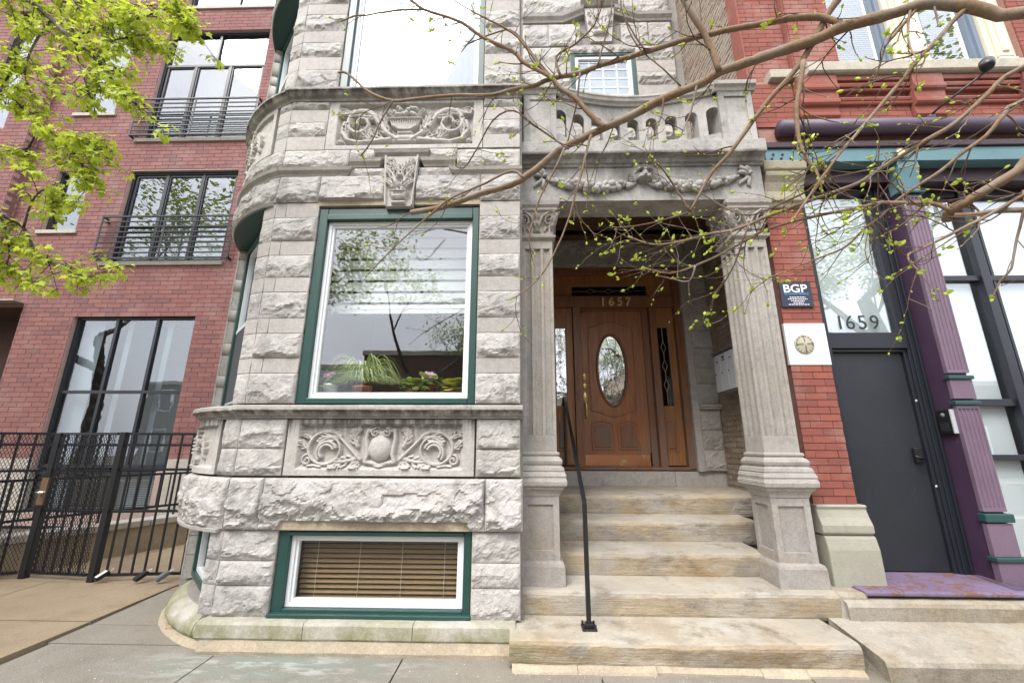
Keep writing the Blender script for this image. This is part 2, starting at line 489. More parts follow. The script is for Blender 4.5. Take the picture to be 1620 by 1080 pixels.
def m_paint(name, c, rough=.4, var=.15, bump=.06, chip=None, dirt=.2, spec=.5, metal=0.):
    n = NT(name)
    col = n.mix(n.map(n.noise(2.3, 6, .65), .35, .7, 0, var), c, tuple(min(1, v * .62) for v in c))
    col = n.mix(n.map(n.noise(24, 6, .7), .55, .75, 0, dirt), col, tuple(v * .5 + .02 for v in c))
    rg = rough
    if chip:
        m = n.map(n.noise(chip[2] if len(chip) > 2 else 6, 9, .78), chip[1], chip[1] + .05, 0, 1)
        col = n.mix(m, col, chip[0])
        rg = n.map(m, 0, 1, rough, .85)
    return n.fin(col, rg, n.bump(n.noise(45, 5, .6), bump, .008), metal, spec)
M['green'] = m_paint('green_trim_paint', (.016, .060, .050), .38, .35)
M['white'] = m_paint('white_window_vinyl', (.74, .75, .76), .35, .06, .02, dirt=.08)
M['black'] = m_paint('black_iron_paint', (.012, .012, .014), .38, .2)
M['frameL'] = m_paint('navy_black_window_frame', (.016, .019, .026), .35, .2)
M['door9'] = m_paint('slate_door_paint', (.019, .022, .029), .42, .6, .14, chip=((.33, .34, .36), .685, 14), dirt=.6)
M['frame9'] = m_paint('slate_frame_paint', (.015, .018, .025), .38, .4)
M['purple'] = m_paint('lilac_iron_paint', (.175, .118, .17), .5, .7, .3, chip=((.15, .08, .065), .66), dirt=.5)
M['purpled'] = m_paint('deep_purple_iron_paint', (.062, .033, .068), .45, .6, .2, chip=((.12, .045, .025), .64))
M['plum'] = m_paint('plum_paint', (.035, .014, .022), .45, .4)
M['pipe'] = m_paint('purple_pipe_paint', (.088, .062, .10), .5, .7, .4, chip=((.16, .13, .13), .70))
M['sillp'] = m_paint('purple_threshold_paint', (.19, .14, .225), .55, .8, .4, chip=((.15, .075, .055), .505, 9), dirt=.8)
M['teal'] = m_paint('teal_iron_paint', (.10, .205, .235), .5, .45, .15, chip=((.18, .15, .12), .69), dirt=.4)
M['dteal'] = m_paint('dark_teal_paint', (.018, .062, .060), .45, .4)
M['cream'] = m_paint('cream_wood_paint', (.66, .60, .47), .45, .2, .05)
M['whitep'] = m_paint('white_wall_paint', (.70, .71, .73), .7, .08, .3)
M['sage'] = m_paint('sage_stone_paint', (.34, .325, .265), .75, .4, .4, chip=((.36, .32, .25), .60), dirt=.6)
M['limeL'] = m_stone('cast_stone_band', (.46, .42, .36), (.40, .36, .31), (.27, .25, .22), .3, .2)
M['brass'] = NT('polished_brass').fin((.80, .60, .25), .3, None, .55)
M['steel'] = m_paint('mailbox_grey_metal', (.46, .48, .50), .4, .15, .02)
M['steeld'] = m_paint('mailbox_dark_metal', (.13, .135, .14), .45, .15, .02)
M['navy'] = m_paint('navy_sign', (.022, .030, .055), .4, .1, .02, dirt=.05)
M['ink'] = NT('white_print').fin((.78, .78, .80), .6)
M['inkb'] = NT('blue_print').fin((.12, .25, .42), .6)
M['blackp'] = NT('black_print').fin((.02, .022, .025), .45)
M['redp'] = NT('red_print').fin((.45, .03, .04), .5)
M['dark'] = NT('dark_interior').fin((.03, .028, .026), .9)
M['room'] = NT('room_plaster').fin((.34, .33, .31), .9)
M['copper'] = m_paint('worn_copper_plate', (.55, .25, .13), .32, .5, .05, chip=((.60, .52, .26), .56), metal=.75)

def m_wood(name, c1, c2, weather=.5):
    n = NT(name)
    g = n.noise(1., 8, .65, n.scale(34, 34, 1.7), 1.2)
    c = n.mix(n.map(g, .35, .66), c1, c2)
    wv = n.node('TexWave', {'Vector': n.scale(1, 1, .16), 'Scale': 16, 'Distortion': 6, 'Detail': 3, 'Detail Scale': 1.2}).outputs[1]
    c = n.mix(n.map(wv, .0, .35, .45, 0), c, tuple(v * .35 for v in c1))
    z = n.sep()[2]
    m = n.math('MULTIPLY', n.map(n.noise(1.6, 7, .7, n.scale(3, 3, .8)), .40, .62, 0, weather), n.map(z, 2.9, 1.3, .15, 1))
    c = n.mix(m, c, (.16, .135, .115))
    return n.fin(c, n.map(m, 0, 1, .38, .8), n.bump(g, .25, .006), spec=.4)
M['oak'] = m_wood('varnished_oak', (.40, .165, .066), (.24, .085, .034), .55)
M['oak2'] = m_wood('weathered_oak_frame', (.29, .12, .05), (.15, .06, .027), .9)
M['oakh'] = m_wood('honey_oak', (.40, .18, .058), (.24, .10, .034), .35)
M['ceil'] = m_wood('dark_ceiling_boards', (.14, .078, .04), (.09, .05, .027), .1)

def m_glass(name, tint=(1, 1, 1), refl=.16, rough=0., grey=0., wav=0.):
    n = NT(name)
    n.t.nodes.remove(n.b)
    nr = None
    if wav: nr = n.bump(n.noise(wav, 2, .5), .05, .02)
    gl = n.node('BsdfGlossy', {'Color': (.95, .97, 1), 'Roughness': rough, 'Normal': nr})
    tr = n.node('BsdfTransparent', {'Color': tint})
    fc = n.node('LayerWeight', {'Blend': .5, 'Normal': nr}).outputs['Facing']
    f = n.map(n.math('POWER', fc, 4.), 0, 1, refl, 1.)      # Schlick-like rise towards grazing
    mxs = n.node('MixShader', {0: f, 1: tr.outputs[0], 2: gl.outputs[0]})
    n.t.links.new(mxs.outputs[0], n.out.inputs[0])
    return n.mat
M['glass'] = m_glass('window_glass', (.98, .99, .985), .12, wav=1.6)
M['glassL'] = m_glass('coated_window_glass', (.80, .84, .86), .125, wav=2.4)
M['glassR'] = m_glass('shopfront_glass', (.95, .98, .98), .15)
M['glassB'] = m_glass('basement_glass', (.97, .98, .975), .03)
M['glassd'] = m_glass('bevelled_door_glass', (.35, .36, .38), .55, .02, wav=9)
M['glassk'] = m_glass('dark_leaded_glass', (.35, .36, .38), .12, .02)
M['blind'] = NT('pale_fabric_shade').fin((.62, .66, .62), .8)
M['sheer'] = NT('white_curtain').fin((.60, .61, .62), .85)
M['slat'] = NT('wooden_blind_slat').fin((.27, .175, .085), .6)
M['cord'] = NT('blind_cord').fin((.5, .47, .4), .8)
M['sheerd'] = NT('grey_curtain').fin((.25, .265, .29), .85)
M['screen'] = NT('dark_insect_screen').fin((.025, .025, .028), .6)
M['lead'] = NT('brass_caming').fin((.62, .52, .28), .35, None, .8)
M['opal'] = NT('opal_lamp_glass').fin((.42, .40, .36), .35)

# ================================================================ the greystone house
YB, QC, AR, A0 = 3.60, -2.44, 1.53, R(17)
def mapB(q, h, z):
    if q >= QC: return (q, YB - h, z)
    a = A0 + (QC - q) / AR
    return (QC + AR * math.sin(A0) - (AR + h) * math.sin(a), YB + AR * math.cos(A0) - (AR + h) * math.cos(a), z)
def qa(t): return QC - AR * R(t * 58 / 90)       # t runs 0..90 round the rounded corner
house = thing('greystone_house', (0, 5, 0), 'ornate grey limestone row house with rock-faced bay and columned porch', 'house')
SEED = [10]
MORT = MB()
def blk(q0, q1, z0, z1, rock=True, off=0., bulge=.05, mat=None, cut=None, mapf=None, res=.014, mort=True, parent=None, name='stone', j=.003, depth=.1):
    SEED[0] += 1
    mp = mapf or mapB
    me = stone_mesh(q1 - q0, z1 - z0, lambda u, h, v: mp(q0 + u, h + off, z0 + v), SEED[0], bulge, res, depth + off, rock, cut, name, j)
    if mort:
        qs = [q0] + [q for q in np.arange(qa(90), QC, .08) if q0 < q < q1 and mapf is None] + [q1]
        MORT.grid([[mp(q, off - .006, z0) for q in qs], [mp(q, off - .006, z1) for q in qs]])
    return link(name, me, mat or (M['rock'] if rock else M['smooth']), parent or house, smooth=not rock)
def sweep(prof, q0, q1, mat, name, off=0., mapf=None, caps=True, parent=None, smooth=False, wob=.0):
    mp = mapf or mapB
    qs = sorted(set([q0, q1] + [q for q in np.linspace(qa(90), QC, 19) if q0 < q < q1] + [q for q in np.arange(QC + .15, 3, .15) if q0 < q < q1]))
    b = MB(); n = len(prof)
    rows = [[mp(q, h + off + wob * float(fbm(np.array(q * 7.), np.array(z * 9.), 5)), z + wob * .6 * float(fbm(np.array(q * 6.), np.array(h * 9. + 3), 9))) for h, z in prof] for q in qs]
    for i in range(len(qs) - 1):
        b.add(rows[i] + rows[i + 1], [(k, (k + 1) % n, n + (k + 1) % n, n + k)[::-1] for k in range(n)])
    if caps: b.add(rows[0], [tuple(range(n))[::-1]]); b.add(rows[-1], [tuple(range(n))])
    return b.build(name, mat, parent or house, smooth=smooth)

# ---- foot, water table, basement zone
sweep([(-.1, -.05), (.11, -.05), (.12, .02), (.09, .085), (-.1, .095)], QC, -.03, M['mortar'], 'mortar_fillet', wob=.02)
sweep([(-.3, -.05), (.05, -.05), (.055, .0), (.03, .035), (-.3, .06)], qa(80), QC - .01, M['mortar'], 'mortar_fillet', wob=.02)
for a, b_ in ((-2.46, -1.66), (-1.655, -.83), (-.825, -.06)):
    sweep([(-.1, .07), (.085, .075), (.10, .10), (.098, .185), (.085, .205), (-.1, .212)], a, b_, M['water'], 'water_table_stone', wob=.012)
for a, b_ in ((qa(82), qa(46)), (qa(45.5), qa(10)), (qa(9.5), -2.445)):
    sweep([(-.3, .02), (.0, .025), (.02, .07), (.0, .13), (-.07, .185), (-.3, .235)], a, b_, M['water'], 'curved_plinth_stone', wob=.015, smooth=True)
for x0, x1 in ((-2.44, -1.99), (-.41, -.02)):
    for z0, z1 in ((.205, .425), (.425, .605), (.605, .835)):
        blk(x0, x1, z0, z1, bulge=.035)
for z0, z1 in ((.205, .425), (.425, .605), (.605, .835)):
    blk(qa(9.5), QC, z0, z1, bulge=.02); blk(qa(90), qa(80), z0, z1, bulge=.02)
def cutb(U, V, h):
    x = U - 2.15
    m = (V < .075 + .0) & (x > -1.96 + (.075 - V) * -.5) & (x < -.46 + (.075 - V) * .5)
    return np.where(m, -.015, h)
blk(-2.44, -2.15, .838, 1.24, off=.03, bulge=.085); blk(-2.15, -.31, .838, 1.24, off=.03, bulge=.10, cut=cutb); blk(-.31, -.0, .838, 1.24, off=.03, bulge=.075)
blk(qa(35), QC, .838, 1.24, off=.02, bulge=.075); blk(qa(90), qa(35), .838, 1.24, off=.01, bulge=.085)
sweep([(-.25, .815), (.05, .815), (.055, .84), (-.25, .845)], qa(90), qa(2), M['smooth'], 'window_head_stone')

# ---- panel zone between the storeys of the bay
for x0, x1 in ((-2.44, -2.035), (-.395, -.02)):
    blk(x0, x1, 1.253, 1.475, bulge=.045); blk(x0, x1, 1.475, 1.725, bulge=.05)
blk(qa(12), QC, 1.253, 1.475, bulge=.03); blk(qa(12), QC, 1.475, 1.725, bulge=.03)

def panel_lower():
    W, H = 1.61, .465
    r = Relief(W, H, .0052)
    cx = W / 2
    iw0, iw1, iz0, iz1 = .13, W - .13, .085, .385
    def half(sg):
        X = lambda x: cx + sg * x
        A = lambda a: a if sg > 0 else math.pi - a
        # grand scroll of vine round a grape bunch
        c = (.47, .215)
        n = 34
        pts = [(X(c[0] + (.165 - .055 * i / n) * math.cos(2.35 - 7.6 * i / n)), c[1] + (.150 - .05 * i / n) * math.sin(2.35 - 7.6 * i / n)) for i in range(n + 1)]
        r.ridge(pts, lambda t: .021 - .009 * t, lambda t: .034)
        r.ridge([(X(.17), .13), (X(.24), .20), (X(.31), .27), (X(.36), .32)], lambda t: .018 - .004 * t, .034)
        for k in range(30):                                  # grapes along an inner arc
            t = k / 29.; a = 2.7 - 3.4 * t
            for rr in (.058, .082):
                r.dome(X(c[0] - .01 + rr * math.cos(a + .06 * (rr > .06))), c[1] - .025 + rr * 1.05 * math.sin(a), .0125, .0125, .018, .022)
        r.leaf(X(.36), .31, A(.2), .20, .075, .036, sg * -1.2)
        r.leaf(X(.20), .24, A(1.1), .15, .065, .034, sg * .5)
        r.leaf(X(.26), .30, A(2.0), .12, .05, .032, sg * .8)
        r.leaf(X(.20), .14, A(-.35), .20, .075, .034, sg * .5)
        r.leaf(X(.33), .13, A(-.9), .12, .06, .032, sg * .9)
        r.leaf(X(.17), .12, A(-.9), .10, .05, .03, sg * .6)
        r.leaf(X(.60), .30, A(.9), .10, .05, .034, sg * -1.2)
        r.leaf(X(.63), .22, A(.5), .09, .045, .03, sg * 1.)
        r.leaf(X(.44), .33, A(-.2), .12, .045, .034, sg * -.7)
        r.spiral(X(.625), .125, .045, .008, A(1.5), sg * -1.3, lambda t: .014, .03)
        r.ridge([(X(.50), .075), (X(.56), .085), (X(.61), .08)], .013, .03)
    half(1); half(-1)
    # shield with a smooth egg
    r.ridge([(cx - .115, .37), (cx - .125, .30), (cx - .105, .17), (cx - .125, .11), (cx - .06, .10), (cx, .082), (cx + .06, .10), (cx + .125, .11), (cx + .105, .17), (cx + .125, .30), (cx + .115, .37), (cx + .05, .36), (cx, .345), (cx - .05, .36), (cx - .115, .37)], .022, .034)
    r.spiral(cx - .048, .352, .036, .006, 1.6, 1.3, .012, .046); r.spiral(cx + .048, .352, .036, .006, 1.54, -1.3, .012, .046)
    r.dome(cx, .225, .098, .118, .052, .012)
    # sunk field with a bevelled rim
    e = np.minimum(np.minimum(r.U - iw0, iw1 - r.U), np.minimum(r.V - iz0, iz1 + .01 - r.V))
    fld = -np.clip((e + .035) / .035, 0, 1) * .045
    r.h = np.where(e > -.03, fld + r.h * 1.2, fld)
    r.h += .004
    r.rough(.002, 70, 3)
    r.build('carved_panel', M['carved'], house, lambda u, h, v: (-2.02 + u, YB - h, 1.257 + v), label='carved panel of grapevine scrolls around a smooth oval shield')
panel_lower()
def panel_arc(q0, q1, z0, z1, seed):
    W, H = q1 - q0, z1 - z0
    r = Relief(W, H, .007)
    c = W / 2
    r.spiral(c, H * .5, H * .36, H * .12, 2.2, 1.4, .03, .045)
    for a in range(7): r.leaf(c + .2 * H * math.cos(a * .9), H * .5 + .2 * H * math.sin(a * .9), a * .9, H * .28, H * .13, .045, .9)
    for k in range(5): r.ridge([(c - .05, H * (.36 + .07 * k)), (c, H * (.38 + .07 * k)), (c + .05, H * (.36 + .07 * k))], .014, .06)
    for sg in (-1, 1): r.leaf(c + sg * W * .28, H * .3, math.pi / 2, H * .45, H * .16, .04, sg * .8)
    e = np.minimum(np.minimum(r.U, W - r.U), np.minimum(r.V, H - r.V)) - .05
    r.h = np.where(e > 0, r.h, .0) + .012 - .03 * np.clip((e) / .02, 0, 1)
    r.rough(.003, 60, seed)
    r.build('carved_panel', M['carved'], house, lambda u, h, v: mapB(q0 + u, h, z0 + v), label='carved foliage panel on the rounded corner')
panel_arc(qa(88), qa(14), 1.257, 1.722, 4)

# ---- main sill
SILL = [(-.1, 1.728), (.02, 1.728), (.025, 1.742), (.05, 1.752), (.065, 1.775), (.085, 1.79), (.10, 1.797), (.10, 1.828), (.095, 1.836), (-.12, 1.852)]
for a, b_ in ((-2.46, -1.98), (-1.978, -.43), (-.428, .0)): sweep(SILL, a, b_, M['mould'], 'sill_stone', wob=.006)
sweep([(h - .012, z - .004) for h, z in SILL], qa(90), -2.455, M['mould'], 'sill_stone', wob=.006)

# ---- first floor window piers: quarry-faced and tooled courses in turn
LV = [1.857, 2.126, 2.263, 2.495, 2.639, 2.895, 3.043, 3.270, 3.420, 3.673, 3.832]
for i in range(10):
    z0, z1 = LV[i], LV[i + 1]
    if i % 2 == 0:
        blk(-2.44, -2.005, z0, z1, bulge=.045); blk(-.415, -.02, z0, z1, bulge=.045)
        blk(qa(9.5), QC, z0, z1, bulge=.022)
        blk(qa(90), qa(81), z0, z1, bulge=.02)
    else:
        blk(-2.44, -2.335, z0, z1, False); blk(-2.335, -2.005, z0, z1, False)
        blk(-.415, -.02, z0, z1, False); blk(qa(9.5), QC, z0, z1, False); blk(qa(90), qa(81), z0, z1, False)

# ---- lintel, stepped hood and keystone
def strip(x0, x1):
    def f(U, V, h):
        return np.where(V < .055, -.02, h)
    return f
blk(-2.44, -2.02, 3.835, 4.13, off=.01, bulge=.06); blk(-2.02, -1.36, 3.80, 4.13, off=.01, bulge=.05, cut=strip(0, 1))
blk(-1.06, -.41, 3.80, 4.13, off=.01, bulge=.05, cut=strip(0, 1)); blk(-.41, -.02, 3.835, 4.13, off=.01, bulge=.055)
blk(-1.74, -1.38, 4.132, 4.222, off=.005, bulge=.02); blk(-1.04, -.68, 4.132, 4.222, off=.005, bulge=.02)
blk(qa(50), QC, 3.835, 4.13, off=.01, bulge=.06); blk(qa(90), qa(50), 3.835, 4.13, off=.01, bulge=.06)
sweep([(-.25, 3.80), (.03, 3.805), (.045, 3.83), (.02, 3.845), (-.25, 3.845)], qa(90), qa(2), M['smooth'], 'window_head_stone')
HOOD = [(-.06, 0), (.01, 0), (.018, .022), (.05, .045), (.06, .075), (-.06, .085)]
def hood(x0, x1, z, cutl=0, cutr=0):
    b = MB(); n = len(HOOD)
    r0 = [(x0 + cutl * dz, YB - h, z + dz) for h, dz in HOOD]; r1 = [(x1 + cutr * dz, YB - h, z + dz) for h, dz in HOOD]
    b.add(r0 + r1, [(k, (k + 1) % n, n + (k + 1) % n, n + k)[::-1] for k in range(n)] + [tuple(range(n))[::-1], tuple(range(2 * n - 1, n - 1, -1))[::-1]])
    b.build('hood_mould', M['mould'], house)
hood(-2.45, -1.76, 4.132, 0, .9); hood(-1.745, -1.445, 4.228, 0, .5); hood(-1.465, -.965, 4.325, -.5, .5); hood(-.985, -.672, 4.228, -.5, 0); hood(-.66, .0, 4.115, -.9, 0)
sweep([(h, z + 4.132) for h, z in HOOD], qa(90), -2.452, M['mould'], 'hood_mould')
def keystone():
    W, H = .34, .56
    r = Relief(W, H, .005)
    c = W / 2
    r.h[:] = 0
    r.ridge([(c - .085, .135), (c - .06, .09), (c + .06, .09), (c + .085, .135)], .03, .045)       # bowl
    for k in range(9): r.ridge([(c - .075 + .01875 * k, .135), (c - .05 + .0125 * k, .085)], .008, .05)
    r.ridge([(c - .095, .145), (c + .095, .145)], .014, .056)
    r.ridge([(c - .03, .07), (c + .03, .07)], .012, .04); r.ridge([(c - .07, .03), (c + .07, .03)], .02, .036)
    for sg in (-1, 1):
        r.leaf(c + sg * .02, .16, math.pi / 2 - sg * .5, .17, .07, .045, sg * -.9)
        r.leaf(c + sg * .05, .26, math.pi / 2 - sg * .3, .20, .075, .045, sg * -.8)
        r.leaf(c + sg * .01, .34, math.pi / 2 - sg * .1, .16, .06, .045, sg * -1.2)
        r.leaf(c + sg * .08, .40, math.pi / 2 - sg * .5, .13, .06, .04, sg * .9)
        r.spiral(c + sg * .055, .22, .035, .006, 0, 1.3 * sg, .009, .05)
    r.dent(c, .235, .014, .03)
    for k in range(9): r.dent(c + .11 * math.sin(k * 2.1), .28 + .026 * k, .01, .02)
    w = .5 - np.abs(r.U / W - .5)
    r.h = np.where(w * W < .018, .032, r.h + .004)
    r.rough(.0025, 80, 6)
    def mp(u, h, v):
        t = v / H; xx = (u - W / 2) * (.80 + .20 * t)
        return (-1.205 + xx, YB - .035 - h, 3.765 + v)
    r.build('keystone', M['carved'], house, mp, edge=.12, label='carved keystone with a leafy urn above the bay window')
keystone()
blk(-2.44, -1.76, 4.222, 4.445, bulge=.045); blk(-1.76, -1.47, 4.316, 4.445, bulge=.03); blk(-.96, -.66, 4.316, 4.445, bulge=.03)
blk(-.66, -.02, 4.205, 4.43, bulge=.045); blk(-1.47, -.96, 4.412, 4.445, False)
blk(qa(88), qa(45), 4.222, 4.445, bulge=.045); blk(qa(45), QC, 4.222, 4.445, bulge=.045)

# ---- upper panel zone
LU = [4.447, 4.613, 4.787, 4.945, 5.045]
for i in range(4):
    rk = i % 2 == 1
    for x0, x1 in ((-2.44, -2.035), (-.40, -.02)): blk(x0, x1, LU[i], LU[i + 1], rk, bulge=.04)
    blk(qa(10), QC, LU[i], LU[i + 1], rk, bulge=.02)
def panel_upper():
    W, H = 1.625, .59
    r = Relief(W, H, .0055)
    cx = W / 2
    ix, z0, z1 = .12, .07, .53
    # fruit bowl
    r.ridge([(cx - .06, .20), (cx + .06, .20)], .03, .04); r.ridge([(cx - .11, .10), (cx + .11, .10)], .022, .04); r.ridge([(cx - .07, .15), (cx + .07, .15)], .04, .035)
    for k in range(13):
        t = k / 12. * 2 - 1
        r.ridge([(cx + t * .155, .345), (cx + t * .13, .28), (cx + t * .055, .225)], .014, .05)
    r.ridge([(cx - .17, .355), (cx + .17, .355)], .018, .06)
    rg = random.Random(4)
    for k in range(16): r.dome(cx + rg.uniform(-.13, .13), .39 + rg.uniform(0, .10), .032, .032, .05, .02)
    for sg in (-1, 1):
        X = lambda x: cx + sg * x
        A = lambda a: a if sg > 0 else math.pi - a
        n = 40
        pts = [(X(.47 + (.17 - .14 * i / n) * math.cos(2.6 - 9. * i / n)), .31 + (.18 - .15 * i / n) * math.sin(2.6 - 9. * i / n)) for i in range(n + 1)]
        r.ridge(pts, lambda t: .036 - .016 * t, lambda t: .05)
        r.ridge([(X(.08), .12), (X(.18), .19), (X(.27), .30), (X(.33), .40), (X(.42), .46), (X(.55), .46), (X(.63), .42)], lambda t: .034 - .01 * t, .05)
        r.ridge([(X(.15), .12), (X(.32), .10), (X(.48), .085), (X(.60), .12), (X(.66), .22), (X(.64), .33)], lambda t: .034 - .012 * t, .045)
        for (x, z, a, l, wd, c) in ((.16, .17, .9, .22, .09, .6), (.22, .25, 1.4, .2, .08, -.6), (.30, .38, .3, .2, .08, -.6), (.42, .44, .1, .2, .07, -.5), (.20, .12, .2, .22, .08, .5), (.34, .11, .5, .18, .07, .6), (.60, .14, 1.2, .16, .07, .7), (.56, .42, .4, .14, .06, -.9), (.36, .25, -1.2, .14, .06, -.8), (.10, .38, 1.0, .14, .06, -.6), (.50, .33, -.6, .12, .05, .8)):
            r.leaf(X(x), z, A(a), l, wd, .05, sg * c)
        r.spiral(X(.66), .45, .05, .008, A(3.), sg * -1.4, .016, .045)
        r.dome(X(.67), .095, .03, .03, .035, .01)
        for k in range(12): r.dent(X(.2 + .04 * k), .2 + .16 * rg.random(), .012, .03)
    e = np.minimum(np.minimum(r.U - ix, W - ix - r.U), np.minimum(r.V - z0, z1 - r.V))
    fld = -np.clip((e + .025) / .025, 0, 1) * .05
    r.h = np.where(e > -.02, fld + r.h * 1.3, fld) + .004
    r.rough(.002, 70, 8)
    r.build('carved_panel', M['carved'], house, lambda u, h, v: (-2.03 + u, YB - h, 4.452 + v), label='carved panel of acanthus scrolls around a fruit bowl')
panel_upper()
panel_arc(qa(88), qa(12), 4.452, 5.04, 7)
USILL = [(-.1, 5.04), (.02, 5.04), (.03, 5.06), (.06, 5.075), (.085, 5.105), (.10, 5.115), (.10, 5.14), (-.12, 5.165)]
for a, b_ in ((-2.46, -1.3), (-1.298, .0)): sweep(USILL, a, b_, M['mould'], 'sill_stone', wob=.006)
sweep([(h - .012, z - .004) for h, z in USILL], qa(90), -2.455, M['mould'], 'sill_stone')
LW = [5.17, 5.47, 5.643, 5.846, 6.008, 6.247, 6.40, 6.64, 6.80, 7.05]
for i in range(9):
    rk = i % 2 == 0
    for x0, x1 in ((-2.44, -1.975), (-.405, -.02)): blk(x0, x1, LW[i], LW[i + 1], rk, bulge=.05, res=.016)
    blk(qa(9.5), QC, LW[i], LW[i + 1], rk, bulge=.03); blk(qa(90), qa(81), LW[i], LW[i + 1], False)
blk(qa(90), QC, 6.9, 7.3, bulge=.05, off=.02, res=.03)
sweep([(-.25, 6.86), (.03, 6.865), (.045, 6.89), (-.25, 6.9)], qa(90), qa(2), M['smooth'], 'window_head_stone')

# ---- windows of the bay
def xf(b, o, d, nrm):      # local x along d, local -y along nrm
    o, d, nrm = Vector(o), Vector(d), Vector(nrm)
    b.v = [tuple(o + d * x - nrm * y + Vector((0, 0, z))) for x, y, z in b.v]
    return b
def bigwin(x0, x1, z0, z1, gl, gt, gb, name_lab, glass):
    g = MB().box(x0, x0 + gl, 3.615, 3.76, z0, z1).box(x1 - gl * .75, x1, 3.615, 3.76, z0, z1)
    g.box(x0 + gl, x1 - gl * .75, 3.617, 3.76, z1 - gt, z1).box(x0 + gl, x1 - gl * .75, 3.612, 3.76, z0, z0 + gb)
    g.box(x0 + gl, x1 - gl * .75, 3.60, 3.62, z1 - gt - .004, z1 - gt * .55)
    f = g.build('window', M['green'], house, bevel=.006, label=name_lab)
    a0, a1, b0, b1 = x0 + gl, x1 - gl * .75, z0 + gb, z1 - gt
    s = MB().frame(a0, a1, b0, b1, .034, 3.655, 3.72).frame(a0 + .034, a1 - .034, b0 + .034, b1 - .034, .022, 3.672, 3.715)
    s.build('sash', M['white'], f, bevel=.004)
    p = MB().box(a0 + .05, a1 - .05, 3.692, 3.698, b0 + .05, b1 - .05).build('pane', glass, f)
    return f, (a0 + .056, a1 - .056, b0 + .056, b1 - .056)
wbig, ib = bigwin(-2.002, -.42, 1.857, 3.778, .085, .125, .05, 'large fixed bay window with green casing and half-drawn shade', M['glass'])
z = 3.87
for k in range(9):
    MB().box(ib[0] - .1, ib[1] + .1, 3.97, 3.976, z - .094, z).build('slat', M['blind'], wbig)
    z -= .122
MB().box(ib[0] - .02, ib[1] + .02, 3.965, 3.985, z + .075, z + .118).build('bottom_rail', M['white'], wbig)
MB().box(ib[0] - .02, ib[1] + .02, 3.99, 3.996, 2.78, 3.95).build('shade_backing', m_glass('room_dimming_mesh', (.16, .17, .16), .02), wbig)  # mesh behind the slats, tinted dark to dim the room in the gaps
for x in (ib[0] - .005,):
    MB().box(x - .05, x - .01, 3.955, 3.964, 2.80, 2.82).build('cord_clip', M['oakh'], wbig)
def room(name, x0, x1, y0, y1, z0, z1, mat):
    b = MB()
    b.box(x0 - .05, x1 + .05, y1, y1 + .05, z0, z1); b.box(x0 - .05, x0, y0, y1, z0, z1); b.box(x1, x1 + .05, y0, y1, z0, z1)
    b.box(x0 - .05, x1 + .05, y0, y1 + .05, z0 - .05, z0); b.box(x0 - .05, x1 + .05, y0, y1 + .05, z1, z1 + .05)
    return b.build(name, mat, house)
room('room', -2.35, -.12, 3.762, 6.2, 1.80, 4.0, M['room'])
MB().box(-2.2, -.25, 3.745, 4.05, 1.82, 1.898).build('window_board', M['white'], house)
wbas, ib = bigwin(-1.985, -.413, .205, .848, .085, .052, .055, 'wide basement window with green casing and wooden blinds', M['glassB'])
MB().box(-1.995, -.405, 3.575, 3.70, .195, .238).build('window_sill', M['green'], house, bevel=.008)
z = ib[3] + .015
k = 0
while z > ib[2] - .03:
    MB().obox(((ib[0] + ib[1]) / 2, 3.80, z), ((ib[1] - ib[0]) / 2 + .02, 0, 0), (0, .014, .010), (0, -.0008, .0015)).build('slat', M['slat'], wbas)
    z -= .0385
for k in range(4):
    xx = ib[0] + .12 + k * (ib[1] - ib[0] - .24) / 3
    MB().tube([(xx, 3.772, ib[2] - .03), (xx, 3.772, ib[3] + .03)], .0018, 5).build('blind_cord', M['cord'], wbas)
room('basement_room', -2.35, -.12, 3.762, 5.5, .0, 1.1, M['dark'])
wup, ib = bigwin(-1.972, -.408, 5.17, 7.05, .085, .10, .06, 'large first-floor bay window with blue-green casing and white curtain', M['glassL'])
b = MB()
n = 60
b.grid([[(ib[0] + (ib[1] - ib[0]) * i / n, 3.82 + .012 * math.sin(i * 1.9), zz) for i in range(n + 1)] for zz in (5.1, 7.1)])
b.build('curtain', M['sheerd'], wup, smooth=True)
room('upper_room', -2.35, -.12, 3.762, 5.5, 5.15, 7.2, M['room'])
CA, CB = Vector((-2.60, 3.76, 0)), Vector((-3.36, 4.55, 0))
CD = (CB - CA).normalized(); CN = Vector((-CD.y, CD.x, 0)); CN = CN if CN.y < 0 else -CN
CL = (CB - CA).length
def sidewin(z0, z1, mid, lab):
    g = MB().frame(0, CL, z0, z1, .075, 0, .12, .05)
    f = xf(g, CA, CD, CN).build('window', M['green'], house, bevel=.005, label=lab)
    s = MB().frame(.075, CL - .075, z0 + .05, z1 - .075, .035, .03, .09)
    if mid: s.box(.075, CL - .075, .02, .08, mid - .02, mid + .02)
    xf(s, CA, CD, CN).build('sash', M['white'], f)
    xf(MB().box(.10, CL - .10, .055, .06, z0 + .08, z1 - .10), CA, CD, CN).build('pane', M['glassL'], f)
    if mid: xf(MB().box(.11, CL - .11, .024, .028, z0 + .085, mid - .02), CA, CD, CN).build('insect_screen', M['screen'], f)
    xf(MB().box(0, CL, .16, .18, z0, z1), CA, CD, CN).build('shade', M['sheer'] if mid else M['dark'], f)
sidewin(1.86, 3.80, 2.75, 'narrow side window of the bay with dark insect screen')
sidewin(.235, .815, 0, 'small curved-corner basement window with green casing')
sidewin(5.17, 6.86, 6.0, 'upper side window of the bay with dark insect screen')
for zz in (3.803, 6.863): sweep([(-.30, zz - .012), (.02, zz - .012), (.02, zz - .004), (-.30, zz - .004)], qa(88), qa(8), M['green'], 'window_soffit')
